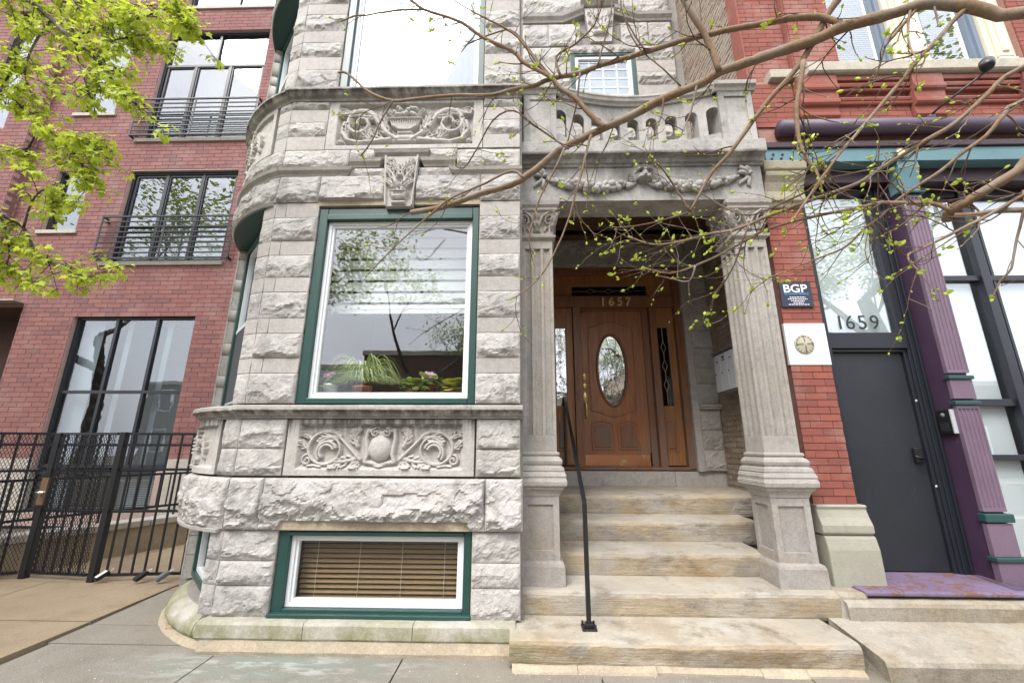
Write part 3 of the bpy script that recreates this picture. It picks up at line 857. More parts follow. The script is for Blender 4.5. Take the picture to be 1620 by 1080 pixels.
# core walls so that no daylight leaks round the stones
core = MB()
for x0, x1 in ((-2.44, -2.03), (-.395, .0)):
    core.box(x0, x1, 3.68, 3.75, .0, 7.3)
for z0, z1 in ((.0, .2), (.87, 1.84), (3.80, 5.14), (7.08, 7.3)):
    core.box(-2.44, .0, 3.67, 3.76, z0, z1)
core.box(-.07, .0, 3.76, 6.2, .0, 7.4); core.box(-3.3, -2.46, 3.9, 4.6, 7.3, 7.35); core.box(-2.5, .0, 3.66, 6.2, 7.3, 7.4)
P = []
for zz in (.0, 7.3): P.append([mapB(q, -.42, zz) for q in np.linspace(qa(90), QC, 12)])
core.grid(P); core.box(-3.50, -3.1, 4.6, 8.2, 0, 7.4)
for z0, z1 in ((0, .22), (.83, 1.85), (3.82, 5.16), (6.9, 7.3)):
    core.grid([[mapB(q, -.12, zz) for q in np.linspace(qa(90), QC, 12)] for zz in (z0, z1)])
    core.ext_z([mapB(q, -.12, 0)[:2] for q in np.linspace(qa(90), QC, 10)] + [(-2.44, 4.5)], z0, z0 + .02)
    core.ext_z([mapB(q, -.12, 0)[:2] for q in np.linspace(qa(90), QC, 10)] + [(-2.44, 4.5)], z1 - .02, z1)
core.build('wall_core', M['mortarg'], house)

# ---------------------------------------------------------------- porch, columns, balcony
def mapF(y):
    return lambda q, h, z: (q, y - h, z)
def fluted(x0, x1, yf, dep, z0, z1):
    """square pier with three stopped flutes on each visible face"""
    def face(n0, n1, k=3):
        L_ = n1 - n0; out = []
        g = L_ * .17; pit = L_ / (k + .35)
        for i in range(k):
            c = n0 + L_ / 2 + (i - (k - 1) / 2) * pit
            out += [(c - g * .62, 0), (c - g * .58, .012), (c - g * .40, .024), (c, .031), (c + g * .40, .024), (c + g * .58, .012), (c + g * .62, 0)]
        return out
    poly = [(x0, yf)] + [(x, yf + d) for x, d in face(x0, x1)] + [(x1, yf)]
    poly += [(x1 - d, y) for y, d in face(yf, yf + dep)] + [(x1, yf + dep), (x0, yf + dep)]
    poly += [(x0 + d, y) for y, d in face(yf, yf + dep)[::-1]]
    b = MB().ext_z(poly, z0 + .15, z1 - .09)
    rect = [(x0, yf), (x1, yf), (x1, yf + dep), (x0, yf + dep)]
    b.ext_z(rect, z0, z0 + .15).ext_z(rect, z1 - .09, z1)
    return b
def rings(cx, cy, prof, sq=True):
    """square moulded stack: (half width, z) pairs"""
    b = MB()
    P = [[(cx - r, cy - r, z), (cx + r, cy - r, z), (cx + r, cy + r, z), (cx - r, cy + r, z)] for r, z in prof]
    b.grid(P, wrap=True)
    b.add(P[0], [(3, 2, 1, 0)]); b.add(P[-1], [(0, 1, 2, 3)])
    return b
def cap_relief(parent, mp, W=.42, H=.25):
    r = Relief(W, H, .005)
    c = W / 2
    r.h[:] = .0
    for sg in (-1, 1):
        r.spiral(c + sg * .135, .165, .068, .012, 1.5 if sg > 0 else 1.64, sg * -1.6, lambda t: .017 - .005 * t, lambda t: .05 + .02 * t)
        r.ridge([(c + sg * .02, .10), (c + sg * .06, .19), (c + sg * .11, .232)], lambda t: .02, .05)
        r.leaf(c + sg * .10, .05, math.pi / 2 + sg * -.25, .12, .05, .04, sg * -1.)
        r.leaf(c + sg * .15, .06, math.pi / 2 + sg * -.5, .09, .04, .04, sg * -.8)
        r.spiral(c + sg * .028, .055, .026, .006, 1.5, sg * 1.2, .008, .04)
    r.leaf(c, .09, math.pi / 2, .13, .045, .045, 0)
    r.dome(c, .125, .022, .022, .03, .03)
    r.rough(.003, 70, 3)
    r.build('capital_carving', M['column'], parent, mp, edge=.02)
def column(cx, name_lab):
    h = .157; yf = 3.885; cy = yf + h
    col = link('column', None, parent=house, loc=(cx, cy, .37), label=name_lab)
    fluted(cx - h, cx + h, yf, 2 * h, 1.45, 3.55).build('shaft', M['column'], col, bevel=.004)
    rings(cx, cy, [(h, 3.55), (h + .012, 3.56), (h + .03, 3.575), (h + .034, 3.60), (h + .012, 3.612), (h - .005, 3.63)]).build('necking', M['column'], col, smooth=False)
    rings(cx, cy, [(h - .012, 3.62), (h - .008, 3.72), (h + .012, 3.80), (h + .035, 3.86)]).build('capital', M['column'], col)
    rings(cx, cy, [(h + .035, 3.862), (h + .055, 3.875), (h + .055, 3.90), (h + .075, 3.925), (h + .08, 3.968)]).build('abacus', M['column'], col, bevel=.004)
    def fl(v): return -.008 + .05 * max(0, (v - .09) / .16) ** 1.5
    cap_relief(col, lambda u, hh, v: (cx + (u - .21) * (.80 + .35 * (v / .25) ** 2), yf + .012 - fl(v) - hh * .9, 3.615 + v))
    cap_relief(col, lambda u, hh, v: (cx - h + .012 - fl(v) - hh * .9, cy - (u - .21) * (.80 + .35 * (v / .25) ** 2), 3.615 + v))
    cap_relief(col, lambda u, hh, v: (cx + h - .012 + fl(v) + hh * .9, cy + (u - .21) * (.80 + .35 * (v / .25) ** 2), 3.615 + v))
    rings(cx, cy, [(h, 1.455), (h + .018, 1.45), (h + .022, 1.43), (h + .01, 1.415), (h + .03, 1.40), (h + .045, 1.375), (h + .04, 1.35), (h + .03, 1.335), (h + .052, 1.32), (h + .06, 1.29)][::-1]).build('shaft_base', M['column'], col, bevel=.004)
    rings(cx, cy, [(h + .012, 1.075), (h + .02, 1.10), (h + .035, 1.125), (h + .05, 1.135), (h + .052, 1.155), (h + .075, 1.165), (h + .08, 1.20), (h + .068, 1.235), (h + .075, 1.245), (h + .06, 1.285)]).build('pedestal_cap', M['column'], col, bevel=.005)
    d = h + .008
    b = MB().box(cx - d + .02, cx + d - .02, cy - d + .02, cy + d - .02, .555, 1.074)
    for sx in (-1, 1):
        for sy in (-1, 1): b.box(*sorted((cx + sx * d, cx + sx * (d - .055))), *sorted((cy + sy * d, cy + sy * (d - .055))), .556, 1.074)
    for z0, z1 in ((.557, .64), (1.005, 1.073)):
        b.box(cx - d + .054, cx + d - .054, cy - d + .001, cy - d + .03, z0, z1); b.box(cx - d + .001, cx - d + .03, cy - d + .054, cy + d - .054, z0, z1); b.box(cx + d - .03, cx + d - .001, cy - d + .054, cy + d - .054, z0, z1)
    b.build('pedestal_die', M['plinth'], col, bevel=.004)
    rings(cx, cy, [(h + .048, .36), (h + .045, .52), (h + .035, .545), (h + .012, .56)]).build('pedestal_plinth', M['plinth'], col, bevel=.006)
column(.152, 'fluted porch column beside the bay'); column(2.315, 'fluted porch column beside the red brick wall')

# entablature with swag
b = MB()
nx = 60
ys = [3.83, 3.87, 3.95, 4.03, 4.10, 4.15]
P = [[(x, y, 3.972 + .05 * float(np.abs(fbm(np.array(x * 3.), np.array(y * 9.), 5))) * (0 < i < 5)) for x in np.linspace(.0, 2.50, nx)] for i, y in enumerate(ys)]
b.grid(P, flip=True)
b.add([(0, 3.83, 3.972), (2.5, 3.83, 3.972), (2.5, 3.83, 4.37), (0, 3.83, 4.37)], [(0, 1, 2, 3)])
b.add([(0, 4.15, 3.972), (2.5, 4.15, 3.972), (2.5, 4.15, 4.62), (0, 4.15, 4.62)], [(3, 2, 1, 0)])
b.add([(0, 3.83, 3.972), (0, 4.15, 3.972), (0, 4.15, 4.37), (0, 3.83, 4.37)], [(3, 2, 1, 0)])
b.add([(2.5, 3.83, 3.972), (2.5, 4.15, 3.972), (2.5, 4.15, 4.37), (2.5, 3.83, 4.37)], [(0, 1, 2, 3)])
b.build('architrave', M['balc'], house)
rg = random.Random(8)
for (xa, za, xb, zb, sag) in ((.24, 4.24, 1.20, 4.17, .13), (1.30, 4.17, 2.27, 4.24, .13)):
    sw = MB()
    for i in range(52):
        t = (i + .5) / 52
        x = xa + (xb - xa) * t; z = za + (zb - za) * t - sag * 4 * t * (1 - t) * .62
        f = math.sin(math.pi * t) ** .7
        for k in range(1 + int(3.2 * f)):
            rr = rg.uniform(.019, .036) * (.6 + .6 * f)
            sw.ball((x + rg.uniform(-.012, .012), 3.825 - rg.uniform(.0, .05) * f, z + rg.uniform(-.05, .035) * f), rr, 8, 6)
    for sg, x, z in ((-1, xa, za), (1, xb, zb)):
        sw.tube([(x, 3.825, z + .02), (x + sg * -.05, 3.815, z - .03), (x + sg * -.12, 3.81, z - .06)], [.008, .02, .03], 6)
    sw.build('fruit_swag', M['balc'], house, smooth=True, kind='stuff')
for x, s_ in ((.20, 1), (2.33, -1)):
    rb = MB()
    for k, (a, l) in enumerate(((1.2, .10), (1.95, .10), (.35, .07), (2.8, .07))):
        c = (x + .045 * math.cos(a), 4.27 + .045 * math.sin(a))
        rb.tube([(x, 3.825, 4.25)] + [(x + l * math.cos(a) * t + .03 * math.sin(t * 5) * math.sin(a), 3.812 - .015 * math.sin(t * 3), 4.25 + l * math.sin(a) * t) for t in (.3, .6, .9, 1.)] + [(x + .02, 3.82, 4.27)], [.012, .018, .024, .024, .018, .010], 7)
    for a in (-2.2, -1.2):
        rb.tube([(x + .12 * t * math.cos(a) + .02 * math.sin(6 * t), 3.818, 4.24 + .15 * t * math.sin(a)) for t in (0, .25, .5, .75, 1)], [.012, .02, .022, .016, .004], 7)
    rb.ball((x, 3.82, 4.25), .024, 8, 6)
    rb.build('ribbon_knot', M['balc'], house, smooth=True)
def mask():
    W, H = .34, .26
    r = Relief(W, H, .005); c = W / 2
    for k in range(20):
        a = -.5 + (math.pi + 1.) * k / 19
        r.leaf(c + .07 * math.cos(a), .12 + .06 * math.sin(a), a, .085, .035, .05, .4 * math.cos(a), 3)
    r.dome(c, .13, .085, .085, .07, .03)
    r.ridge([(c, .17), (c, .10)], lambda t: .014 + .014 * t, lambda t: .105 + .02 * t)
    for sg in (-1, 1):
        r.ridge([(c + sg * .015, .165), (c + sg * .05, .175), (c + sg * .075, .155)], .014, .115)
        r.dome(c + sg * .038, .085, .032, .026, .06, .05)
        r.dent(c + sg * .04, .145, .017, .055)
    r.dent(c, .055, .022, .05)
    r.h = np.maximum(r.h, 0); r.rough(.004, 70, 2)
    r.build('carved_mask', M['balc'], house, lambda u, h, v: (1.10 + u, 3.835 - h, 4.115 + v), edge=.0, label='carved lion-like mask above the porch')
mask()
CORN = [(3.95, 4.365), (3.815, 4.365), (3.805, 4.385), (3.785, 4.395), (3.77, 4.43), (3.74, 4.45), (3.715, 4.455), (3.71, 4.475), (3.71, 4.60), (3.72, 4.612), (3.95, 4.62)]
MB().prof_x(CORN[::-1], -.045, 2.525).build('cornice', M['balc'], house, bevel=.005)
MB().box(-.02, 2.5, 3.95, 5.5, 4.64, 4.70).build('balcony_floor', M['balc'], house)
# balcony parapet, bowed inwards, nine arched openings
def yc(x): return 3.79 + .17 * max(0., 1 - ((x - 1.25) / .88) ** 2)
def bow(b):
    b.v = [(x, y + yc(x), z) for x, y, z in b.v]; return b
pz0, pz1, pitch, ow = 4.615, 5.25, .2062, .062
MB_ = MB()
n = 28
xs = np.linspace(.37, 2.13, n)
bow(MB().grid([[(x, y, z) for x in xs] for y, z in ((.13, pz0), (0, pz0), (0, 4.755), (.13, 4.755))])).build('parapet_rail', M['balc'], house)
for i in range(9):
    c = .425 + pitch * i
    poly = [(c - pitch / 2, 4.756), (c - ow, 4.756), (c - ow, 5.03)]
    poly += [(c - ow * math.cos(math.pi * k / 8), 5.03 + ow * math.sin(math.pi * k / 8)) for k in range(1, 8)]
    poly += [(c + ow, 5.03), (c + ow, 4.756), (c + pitch / 2, 4.756), (c + pitch / 2, pz1), (c - pitch / 2, pz1)]
    bow(MB().ext_y(poly, .0 + .001 * (i % 2), .13)).build('arch', M['balc'], house)
CP = [(.14, 5.25), (-.02, 5.25), (-.03, 5.27), (-.055, 5.285), (-.065, 5.315), (-.075, 5.325), (-.075, 5.345), (-.06, 5.36), (.16, 5.375)]
b = MB().grid([[(x, y, z) for x in xs] for y, z in CP + [CP[0]]])
bow(b).build('parapet_coping', M['mould'], house)
for x0, x1 in ((.02, .375), (2.125, 2.485)):
    b = MB().box(x0 + .012, x1 - .012, 3.772, 4.07, 4.615, 5.25)
    b.frame(x0, x1, 4.617, 5.25, .065, 3.757, 3.80)
    b.build('balcony_pier', M['balc'], house, bevel=.005)
    MB().prof_x([(4.1, 5.25), (3.75, 5.25), (3.735, 5.285), (3.705, 5.30), (3.70, 5.345), (4.1, 5.38)][::-1], x0 - .045, x1 + .045).build('pier_cap', M['mould'], house, bevel=.005)
    f = MB().lathe([(.09, 5.36), (.10, 5.39), (.06, 5.41), (.075, 5.46), (.05, 5.52), (.0, 5.54)], ((x0 + x1) / 2, 3.95, 0), 10)
    for k in range(6):
        a = k * math.pi / 3
        f.ball(((x0 + x1) / 2 + .08 * math.cos(a), 3.95 + .08 * math.sin(a), 5.45), .035, 8, 6, (.7, .7, 1.6))
    f.build('finial', M['balc'], house, smooth=True)

# porch inside
porch = MB()
porch.box(.0, 2.75, 5.86, 5.99, 4.17, 5.4)
porch.box(.0, .40, 5.86, 6.1, 1.0, 4.17)
porch.box(2.43, 2.75, 5.90, 6.1, .9, 4.17)
porch.build('porch_wall', M['shade'], house)
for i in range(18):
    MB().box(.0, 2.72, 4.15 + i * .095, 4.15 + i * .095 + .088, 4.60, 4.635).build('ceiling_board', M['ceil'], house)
mw = mapF(5.85)
blk(.30, 2.47, 4.26, 4.60, mapf=mw, bulge=.05, mat=M['shade'], res=.02)
MB().box(.30, 2.45, 5.835, 6.0, 4.172, 4.258).build('door_lintel', M['shade'], house, bevel=.004)
MB().box(2.352, 2.445, 5.84, 6.06, 1.18, 4.170).build('door_jamb_stone', M['shade'], house, bevel=.004)
zz = [1.19, 1.46, 1.72, 2.0, 2.075, 2.36, 2.60, 2.88, 3.14, 3.42, 3.70, 3.96, 4.255]
for i in range(12):
    if i == 3:
        MB().prof_x([(5.85, 2.0), (5.80, 2.005), (5.79, 2.03), (5.775, 2.04), (5.775, 2.068), (5.85, 2.075)][::-1], 2.44, 2.735).build('belt_stone', M['shade'], house); continue
    blk(2.447, 2.73, zz[i], zz[i + 1], mapf=mw, bulge=.035, mat=M['shade'], rock=True)

# ---- oak entrance
YD = 6.0
fr = MB().box(2.255, 2.352, 5.90, 6.10, 1.20, 4.168).box(.40, .485, 5.90, 6.10, 1.20, 4.168).box(.487, 2.253, 5.93, 6.10, 4.06, 4.168)
entr = fr.build('door_frame', M['oak2'], house, bevel=.006, label='weathered oak door surround with sidelights and transom')
MB().box(.487, 2.253, 5.92, 6.08, 3.535, 3.70).build('transom_bar', M['oak2'], entr, bevel=.006)
for x0, x1 in ((.752, .862), (1.89, 1.985)):
    MB().box(x0, x1, 5.93, 6.10, 1.215, 3.533).build('mullion_post', M['oak2'], entr, bevel=.006)
def leaded(x0, x1, z0, z1, y, vert, parent, glass):
    MB().box(x0, x1, y, y + .006, z0, z1).build('pane', glass, parent)
    l = MB()
    if vert:
        c = (x0 + x1) / 2; n = 5; H = z1 - z0; zs = [z0 + H * t for t in (.06, .30, .42, .50, .62, .74, .94)]
        for zc in (z0 + H * .26, z0 + H * .50, z0 + H * .74):
            for a, b_ in (((0, -.09), (.035, 0)), ((.035, 0), (0, .09)), ((0, .09), (-.035, 0)), ((-.035, 0), (0, -.09))):
                l.bar((c + a[0], y - .003, zc + a[1]), (c + b_[0], y - .003, zc + b_[1]), .006, .004)
        for a, b_ in ((z0, z0 + H * .26 - .09), (z0 + H * .26 + .09, z0 + H * .5 - .09), (z0 + H * .5 + .09, z0 + H * .74 - .09), (z0 + H * .74 + .09, z1)):
            l.bar((c, y - .003, a), (c, y - .003, b_), .006, .004)
    else:
        c = (z0 + z1) / 2; Wd = x1 - x0
        xs_ = [x0 + Wd * t for t in (.26, .5, .74)]
        for xc in xs_:
            for a, b_ in (((-.07, 0), (0, .035)), ((0, .035), (.07, 0)), ((.07, 0), (0, -.035)), ((0, -.035), (-.07, 0))):
                l.bar((xc + a[0], y - .003, c + a[1]), (xc + b_[0], y - .003, c + b_[1]), .006, .004)
        for a, b_ in ((x0, xs_[0] - .07), (xs_[0] + .07, xs_[1] - .07), (xs_[1] + .07, xs_[2] - .07), (xs_[2] + .07, x1)):
            l.bar((a, y - .003, c), (b_, y - .003, c), .006, .004)
    l.build('caming', M['lead'], parent)
t = MB().box(.487, .60, 5.975, 6.06, 3.70, 4.06).box(2.02, 2.253, 5.975, 6.06, 3.70, 4.06).box(.60, 2.02, 5.985, 6.06, 3.70, 3.735).box(.60, 2.02, 5.985, 6.06, 3.89, 4.06).box(.60, .755, 5.986, 6.06, 3.735, 3.89).box(1.89, 2.02, 5.986, 6.06, 3.735, 3.89)
tr = t.build('transom', M['oakh'], house, bevel=.005, label='oak transom with a strip of leaded glass')
leaded(.75, 1.895, 3.73, 3.895, 6.02, False, tr, M['glassk'])
for x0, x1, g0, g1 in ((.487, .750, .487, .640), (1.987, 2.253, 2.002, 2.160)):
    b = MB().box(x0, g0, 5.99, 6.05, 1.25, 3.533).box(g1, x1, 5.99, 6.05, 1.25, 3.533).box(g0, g1, 5.99, 6.05, 3.225, 3.533).box(g0, g1, 5.99, 6.05, 1.25, 2.065)
    s_ = b.build('sidelight', M['oakh'], house, bevel=.004)
    MB().frame(g0 - .01, g1 + .01, 1.44, 1.86, .02, 5.978, 5.995).build('panel_moulding', M['oak'], s_, bevel=.004)
    MB().box(g0 + .025, g1 - .025, 5.975, 5.995, 1.475, 1.825).build('raised_panel', M['oak2'], s_, bevel=.012)
    leaded(g0 - .004, g1 + .004, 2.06, 3.23, 6.015, True, s_, M['glassk'] if x0 > 1 else M['glassd'])
MB().prof_x([(6.1, 1.182), (5.92, 1.182), (5.90, 1.20), (5.90, 1.218), (5.94, 1.236), (6.1, 1.236)][::-1], .41, 2.352).build('threshold', M['oak2'], entr, bevel=.004)
dx0, dx1, dz0, dz1, dy = .862, 1.80, 1.236, 3.50, 6.055
MB().box(1.802, 1.888, 6.03, 6.10, 1.236, 3.533).build('door_jamb', M['oak2'], entr); MB().box(.863, 1.80, 6.03, 6.10, 3.502, 3.533).build('door_head', M['oak2'], entr)
ocx, ocz, orx, orz = 1.318, 2.60, .205, .52
# slab with an oval hole: outer rectangle to inner ellipse
b = MB(); N = 64; ring_o = []; ring_i = []
for k in range(N):
    a = 2 * math.pi * k / N
    c_, s_ = math.cos(a), math.sin(a)
    ring_i.append((ocx + orx * c_, ocz + orz * s_))
    t = min((dx1 - ocx) / c_ if c_ > 1e-6 else 9, (dx0 - ocx) / c_ if c_ < -1e-6 else 9, (dz1 - ocz) / s_ if s_ > 1e-6 else 9, (dz0 - ocz) / s_ if s_ < -1e-6 else 9)
    ring_o.append((ocx + t * c_, ocz + t * s_))
b.grid([[(x, dy, z) for x, z in ring_o], [(x, dy, z) for x, z in ring_i], [(x, dy + .05, z) for x, z in ring_i]], wrap=True, flip=True)
for xx, zz_ in ((dx0, dz0), (dx1, dz0), (dx0, dz1), (dx1, dz1)):
    pass
b.box(dx0, dx1, dy + .004, dy + .05, dz0, dz0 + .2).box(dx0, dx0 + .08, dy + .004, dy + .05, dz0, dz1).box(dx1 - .08, dx1, dy + .004, dy + .05, dz0, dz1).box(dx0, dx1, dy + .004, dy + .05, dz1 - .1, dz1)
door = b.build('door', M['oak'], house, label='carved oak front door with a tall oval bevelled-glass light')
def mould(pts, w, parent, closed=True, mat=None, y=None):
    yy = dy if y is None else y
    q = [(x, yy - .002, z) for x, z in pts]
    if closed: q = q + [q[0], q[1]]
    MB().tube(q, w, 6, cap=not closed).build('moulding', mat or M['oak'], parent, smooth=True)
mould([(ocx + (orx + .012) * math.cos(2 * math.pi * k / 48), ocz + (orz + .012) * math.sin(2 * math.pi * k / 48)) for k in range(48)], .02, door, mat=M['oak2'])
def arch(x0, x1, z, rise, n=16): return [(x0 + (x1 - x0) * k / n, z + rise * (.5 - .5 * math.cos(2 * math.pi * k / n))) for k in range(n + 1)]
mould([(.985, 2.02)] + [(.985, 3.24)] + arch(1.0, 1.63, 3.25, .085) + [(1.645, 3.24), (1.645, 2.02)] + arch(1.63, 1.0, 2.0, -.085), .009, door)
for x0, x1, sg in ((.985, 1.275, 1), (1.355, 1.645, -1)):
    top = [(x0 + (x1 - x0) * k / 8, (1.80 + .05 * math.sin(math.pi * (k / 8 if sg > 0 else 1 - k / 8) * .8 + .3)) ) for k in range(9)]
    mould([(x0, 1.46)] + top + [(x1, 1.46)], .010, door)
    pz = [(x0 + .03, 1.49), (x1 - .03, 1.49)] + [(x0 + .03 + (x1 - x0 - .06) * k / 8, z - .035) for k, (x, z) in list(enumerate(top))[::-1]]
    MB().ext_y(pz, dy - .010, dy + .01).build('raised_panel', M['oak2'], door, bevel=.008)
b = MB(); b.grid([[(ocx, dy + .02, ocz)] * N, [(ocx + orx * math.cos(2 * math.pi * k / N), dy + .02, ocz + orz * math.sin(2 * math.pi * k / N)) for k in range(N)]], wrap=True)
b.build('oval_pane', M['glassd'], door)
l = MB()
rg = random.Random(2)
for k in range(9):
    a = k * 2 * math.pi / 9 + .2
    p0 = (ocx + .07 * math.cos(a), dy + .016, ocz + .13 * math.sin(a)); p1 = (ocx + orx * .95 * math.cos(a + .25), dy + .016, ocz + orz * .95 * math.sin(a + .25))
    l.bar(p0, p1, .005, .004)
    a2 = a + 2 * math.pi / 9
    l.bar(p0, (ocx + .07 * math.cos(a2), dy + .016, ocz + .13 * math.sin(a2)), .005, .004)
    l.bar(((p0[0] + p1[0]) / 2, dy + .016, (p0[2] + p1[2]) / 2), (ocx + .6 * orx * math.cos(a2), dy + .016, ocz + .6 * orz * math.sin(a2)), .005, .004)
l.build('caming', M['steeld'], door)
MB().box(.868, 1.785, dy - .006, dy - .001, 1.24, 1.39).build('kick_plate', M['copper'], door)
for z0, z1, w_ in ((2.44, 2.56, .032), (2.32, 2.41, .038), (2.10, 2.28, .036)):
    b = MB()
    n = 20; c = (z0 + z1) / 2; hz = (z1 - z0) / 2
    P = [[(.905 + w_ * rr * math.cos(2 * math.pi * k / n), dy - d, c + hz * rr * math.sin(2 * math.pi * k / n)) for k in range(n)] for rr, d in ((1., .001), (.97, .012), (.8, .018), (.5, .022), (.01, .026))]
    b.grid(P, wrap=True); b.build('lock_plate', M['brass'], door, smooth=True)
MB().tube([(.91, dy - .02, 2.16), (.912, dy - .055, 2.12), (.913, dy - .06, 2.0), (.915, dy - .05, 1.93), (.915, dy - .01, 1.90)], [.010, .012, .014, .011, .013], 8).build('handle', M['brass'], door, smooth=True)
MB().lathe([(.03, 0), (.028, .012), (.0, .016)], (.915, dy, 1.91), 14, 'y').build('handle_rose', M['brass'], door, smooth=True)
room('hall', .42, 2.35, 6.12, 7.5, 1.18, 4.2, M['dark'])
def text(s_, size, depth, mat, name, parent, fn, font_sx=1.0, bold=0.0, **k):
    cu = bpy.data.curves.new(name, 'FONT'); cu.body = s_; cu.size = size; cu.extrude = depth; cu.align_x = 'LEFT'; cu.offset = bold
    ob = bpy.data.objects.new(name, cu); COL.objects.link(ob)
    dg = bpy.context.evaluated_depsgraph_get()
    me = bpy.data.meshes.new_from_object(ob.evaluated_get(dg))
    bpy.data.objects.remove(ob)
    me.name = name
    for v in me.vertices: v.co = fn(v.co.x * font_sx, v.co.y, v.co.z)
    me.materials.clear()
    o = link(name, me, mat, parent, **k)
    return o
x = 1.165
for ch in '1657':
    text(ch, .185, .008, M['brass'], 'digit', entr, lambda a, b_, c, x=x: Vector((x + a, 5.91 - c, 3.545 + b_)), .95, bold=.004)
    x += .125

# ---- set-back upper wall over the balcony
mu = mapF(5.5)
MB().box(.0, .82, 5.56, 5.7, 4.6, 11).box(1.86, 2.75, 5.56, 5.7, 4.6, 11).box(.0, 2.75, 5.58, 5.7, 8.0, 11).box(.0, 2.75, 5.57, 5.7, 4.6, 6.85).build('upper_wall', M['mortarg'], house)
zz = [4.9, 5.3, 5.7, 6.1, 6.35, 6.62, 6.90, 7.14, 7.40, 7.63, 7.93]
for i in range(10):
    rk = i % 2 == 1
    blk(.02, .80 if i > 5 else 1.33, zz[i], zz[i + 1], rk, mapf=mu, bulge=.05, res=.03); blk(1.87 if i > 5 else 1.33, 2.50, zz[i], zz[i + 1], rk, mapf=mu, bulge=.06, res=.026)
for x0, x1 in ((.02, .45), (.45, .98), (1.66, 2.12), (2.12, 2.50)): blk(x0, x1, 7.96, 8.42, mapf=mu, bulge=.05, res=.028)
for i, z0 in enumerate((8.62, 9.05, 9.5)):
    blk(.02, 1.1, z0, z0 + .42, True, mapf=mu, bulge=.05, res=.035); blk(1.1, 2.5, z0, z0 + .42, True, mapf=mu, bulge=.05, res=.035)
for x0, x1, za, zb in ((.02, .70, 8.45, 8.45), (.70, 1.05, 8.45, 8.62), (1.57, 1.95, 8.62, 8.45), (1.95, 2.52, 8.45, 8.45)):
    b = MB(); n = len(HOOD)
    r0 = [(x0, 5.5 - h * 1.4, za + dz * 1.6) for h, dz in HOOD]; r1 = [(x1, 5.5 - h * 1.4, zb + dz * 1.6) for h, dz in HOOD]
    b.add(r0 + r1, [(k, (k + 1) % n, n + (k + 1) % n, n + k)[::-1] for k in range(n)] + [tuple(range(n))[::-1], tuple(range(2 * n - 1, n - 1, -1))[::-1]])
    b.build('hood_mould', M['mould'], house)
def kst2():
    W, H = .5, .70
    r = Relief(W, H, .012); c = W / 2
    for sg in (-1, 1):
        r.leaf(c + sg * .03, .22, 1.57 - sg * .4, .28, .11, .05, sg * -.8); r.leaf(c + sg * .06, .40, 1.57 - sg * .3, .26, .10, .05, sg * -.6)
        r.spiral(c + sg * .08, .30, .05, .01, 0, 1.3 * sg, .016, .05)
    r.ridge([(c - .12, .16), (c + .12, .16)], .05, .06)
    r.rough(.004, 40, 3)
    r.build('keystone', M['carved'], house, lambda u, h, v: (1.315 + (u - c) * (.7 + .3 * v / H), 5.46 - h, 8.0 + v), edge=.1)
kst2()
MB().prof_x([(5.6, 8.74), (5.44, 8.74), (5.38, 8.80), (5.36, 8.88), (5.6, 8.9)][::-1], 1.0, 1.63).build('hood_mould', M['mould'], house)
r = Relief(1.1, .16, .012)
for sg in (-1, 1):
    X = lambda x: .55 + sg * x
    r.spiral(X(.12), .07, .06, .01, 0, sg * 1.5, .016, .03); r.spiral(X(.30), .06, .05, .01, 2, sg * -1.5, .014, .03); r.leaf(X(.36), .05, 0 if sg > 0 else math.pi, .16, .06, .03, 0)
r.build('carved_lintel', M['carved'], house, lambda u, h, v: (.785 + u, 5.49 - h, 7.80 + v), edge=.06)
g = MB().frame(.80, 1.87, 6.86, 7.83, .075, 5.50, 5.60)
wsm = g.build('window', M['green'], house, bevel=.005, label='small gridded upper window with blue-green casing')
s_ = MB().frame(.875, 1.795, 6.93, 7.755, .055, 5.52, 5.58)
for x in (1.11, 1.335, 1.56): s_.box(x - .009, x + .009, 5.556, 5.562, 6.98, 7.70)
for z in (7.16, 7.34, 7.52): s_.box(.93, 1.74, 5.556, 5.5615, z - .009, z + .009)
s_.build('sash', M['white'], wsm)
MB().box(.92, 1.75, 5.563, 5.568, 6.97, 7.71).build('pane', M['glassL'], wsm)
MB().box(.85, 1.82, 5.68, 5.69, 6.85, 7.8).build('shade', M['sheer'], wsm)

# ---- stoop
stoop = thing('stone_stoop', (1.2, 4.6, 0), 'worn ochre sandstone front steps leading up to the oak door', 'steps')
def step(x0, x1, y0, y1, z0, z1, sd):
    b = MB(); nx = int((x1 - x0) / .035) + 2
    prof = [(y0 + .012, z0), (y0 + .004, z0 + .03), (y0, z0 + (z1 - z0) * .4), (y0 - .006, z1 - .05), (y0 - .004, z1 - .028), (y0 + .008, z1 - .010), (y0 + .03, z1 - .002), (y0 + .10, z1 + .004), (y0 + .2, z1 + .006), (y1, z1 + .010)]
    xs_ = np.linspace(x0, x1, nx); P = []
    for i, (y, z) in enumerate(prof):
        row = []
        for x in xs_:
            e = float(fbm(np.array(x * 3.1), np.array(i * .35 + sd), sd, 4)); e2 = float(fbm(np.array(x * 14.), np.array(i * .8), sd + 3, 3))
            wear = -.012 * math.exp(-((x - (x0 + x1) / 2) / .5) ** 2) * (i >= 4)
            row.append((x, y + (.016 * e + .010 * e2) * (i < 8), z + (.010 * e + .006 * e2) * (3 < i < 9) + wear * (3 < i < 8)))
        P.append(row)
    b.grid(P)
    n = len(prof)
    for side in (0, -1):
        b.add([P[i][side] for i in range(n)] + [(xs_[side], y1, z0)], [tuple(range(n + 1)) if side else tuple(range(n, -1, -1))])
    b.build('step', M['steps'], stoop, smooth=False)
step(-.10, 2.33, 3.344, 3.80, .012, .18, 1); step(-.09, 2.51, 3.752, 4.2, .176, .37, 2); step(.30, 2.18, 4.139, 4.6, .36, .571, 3)
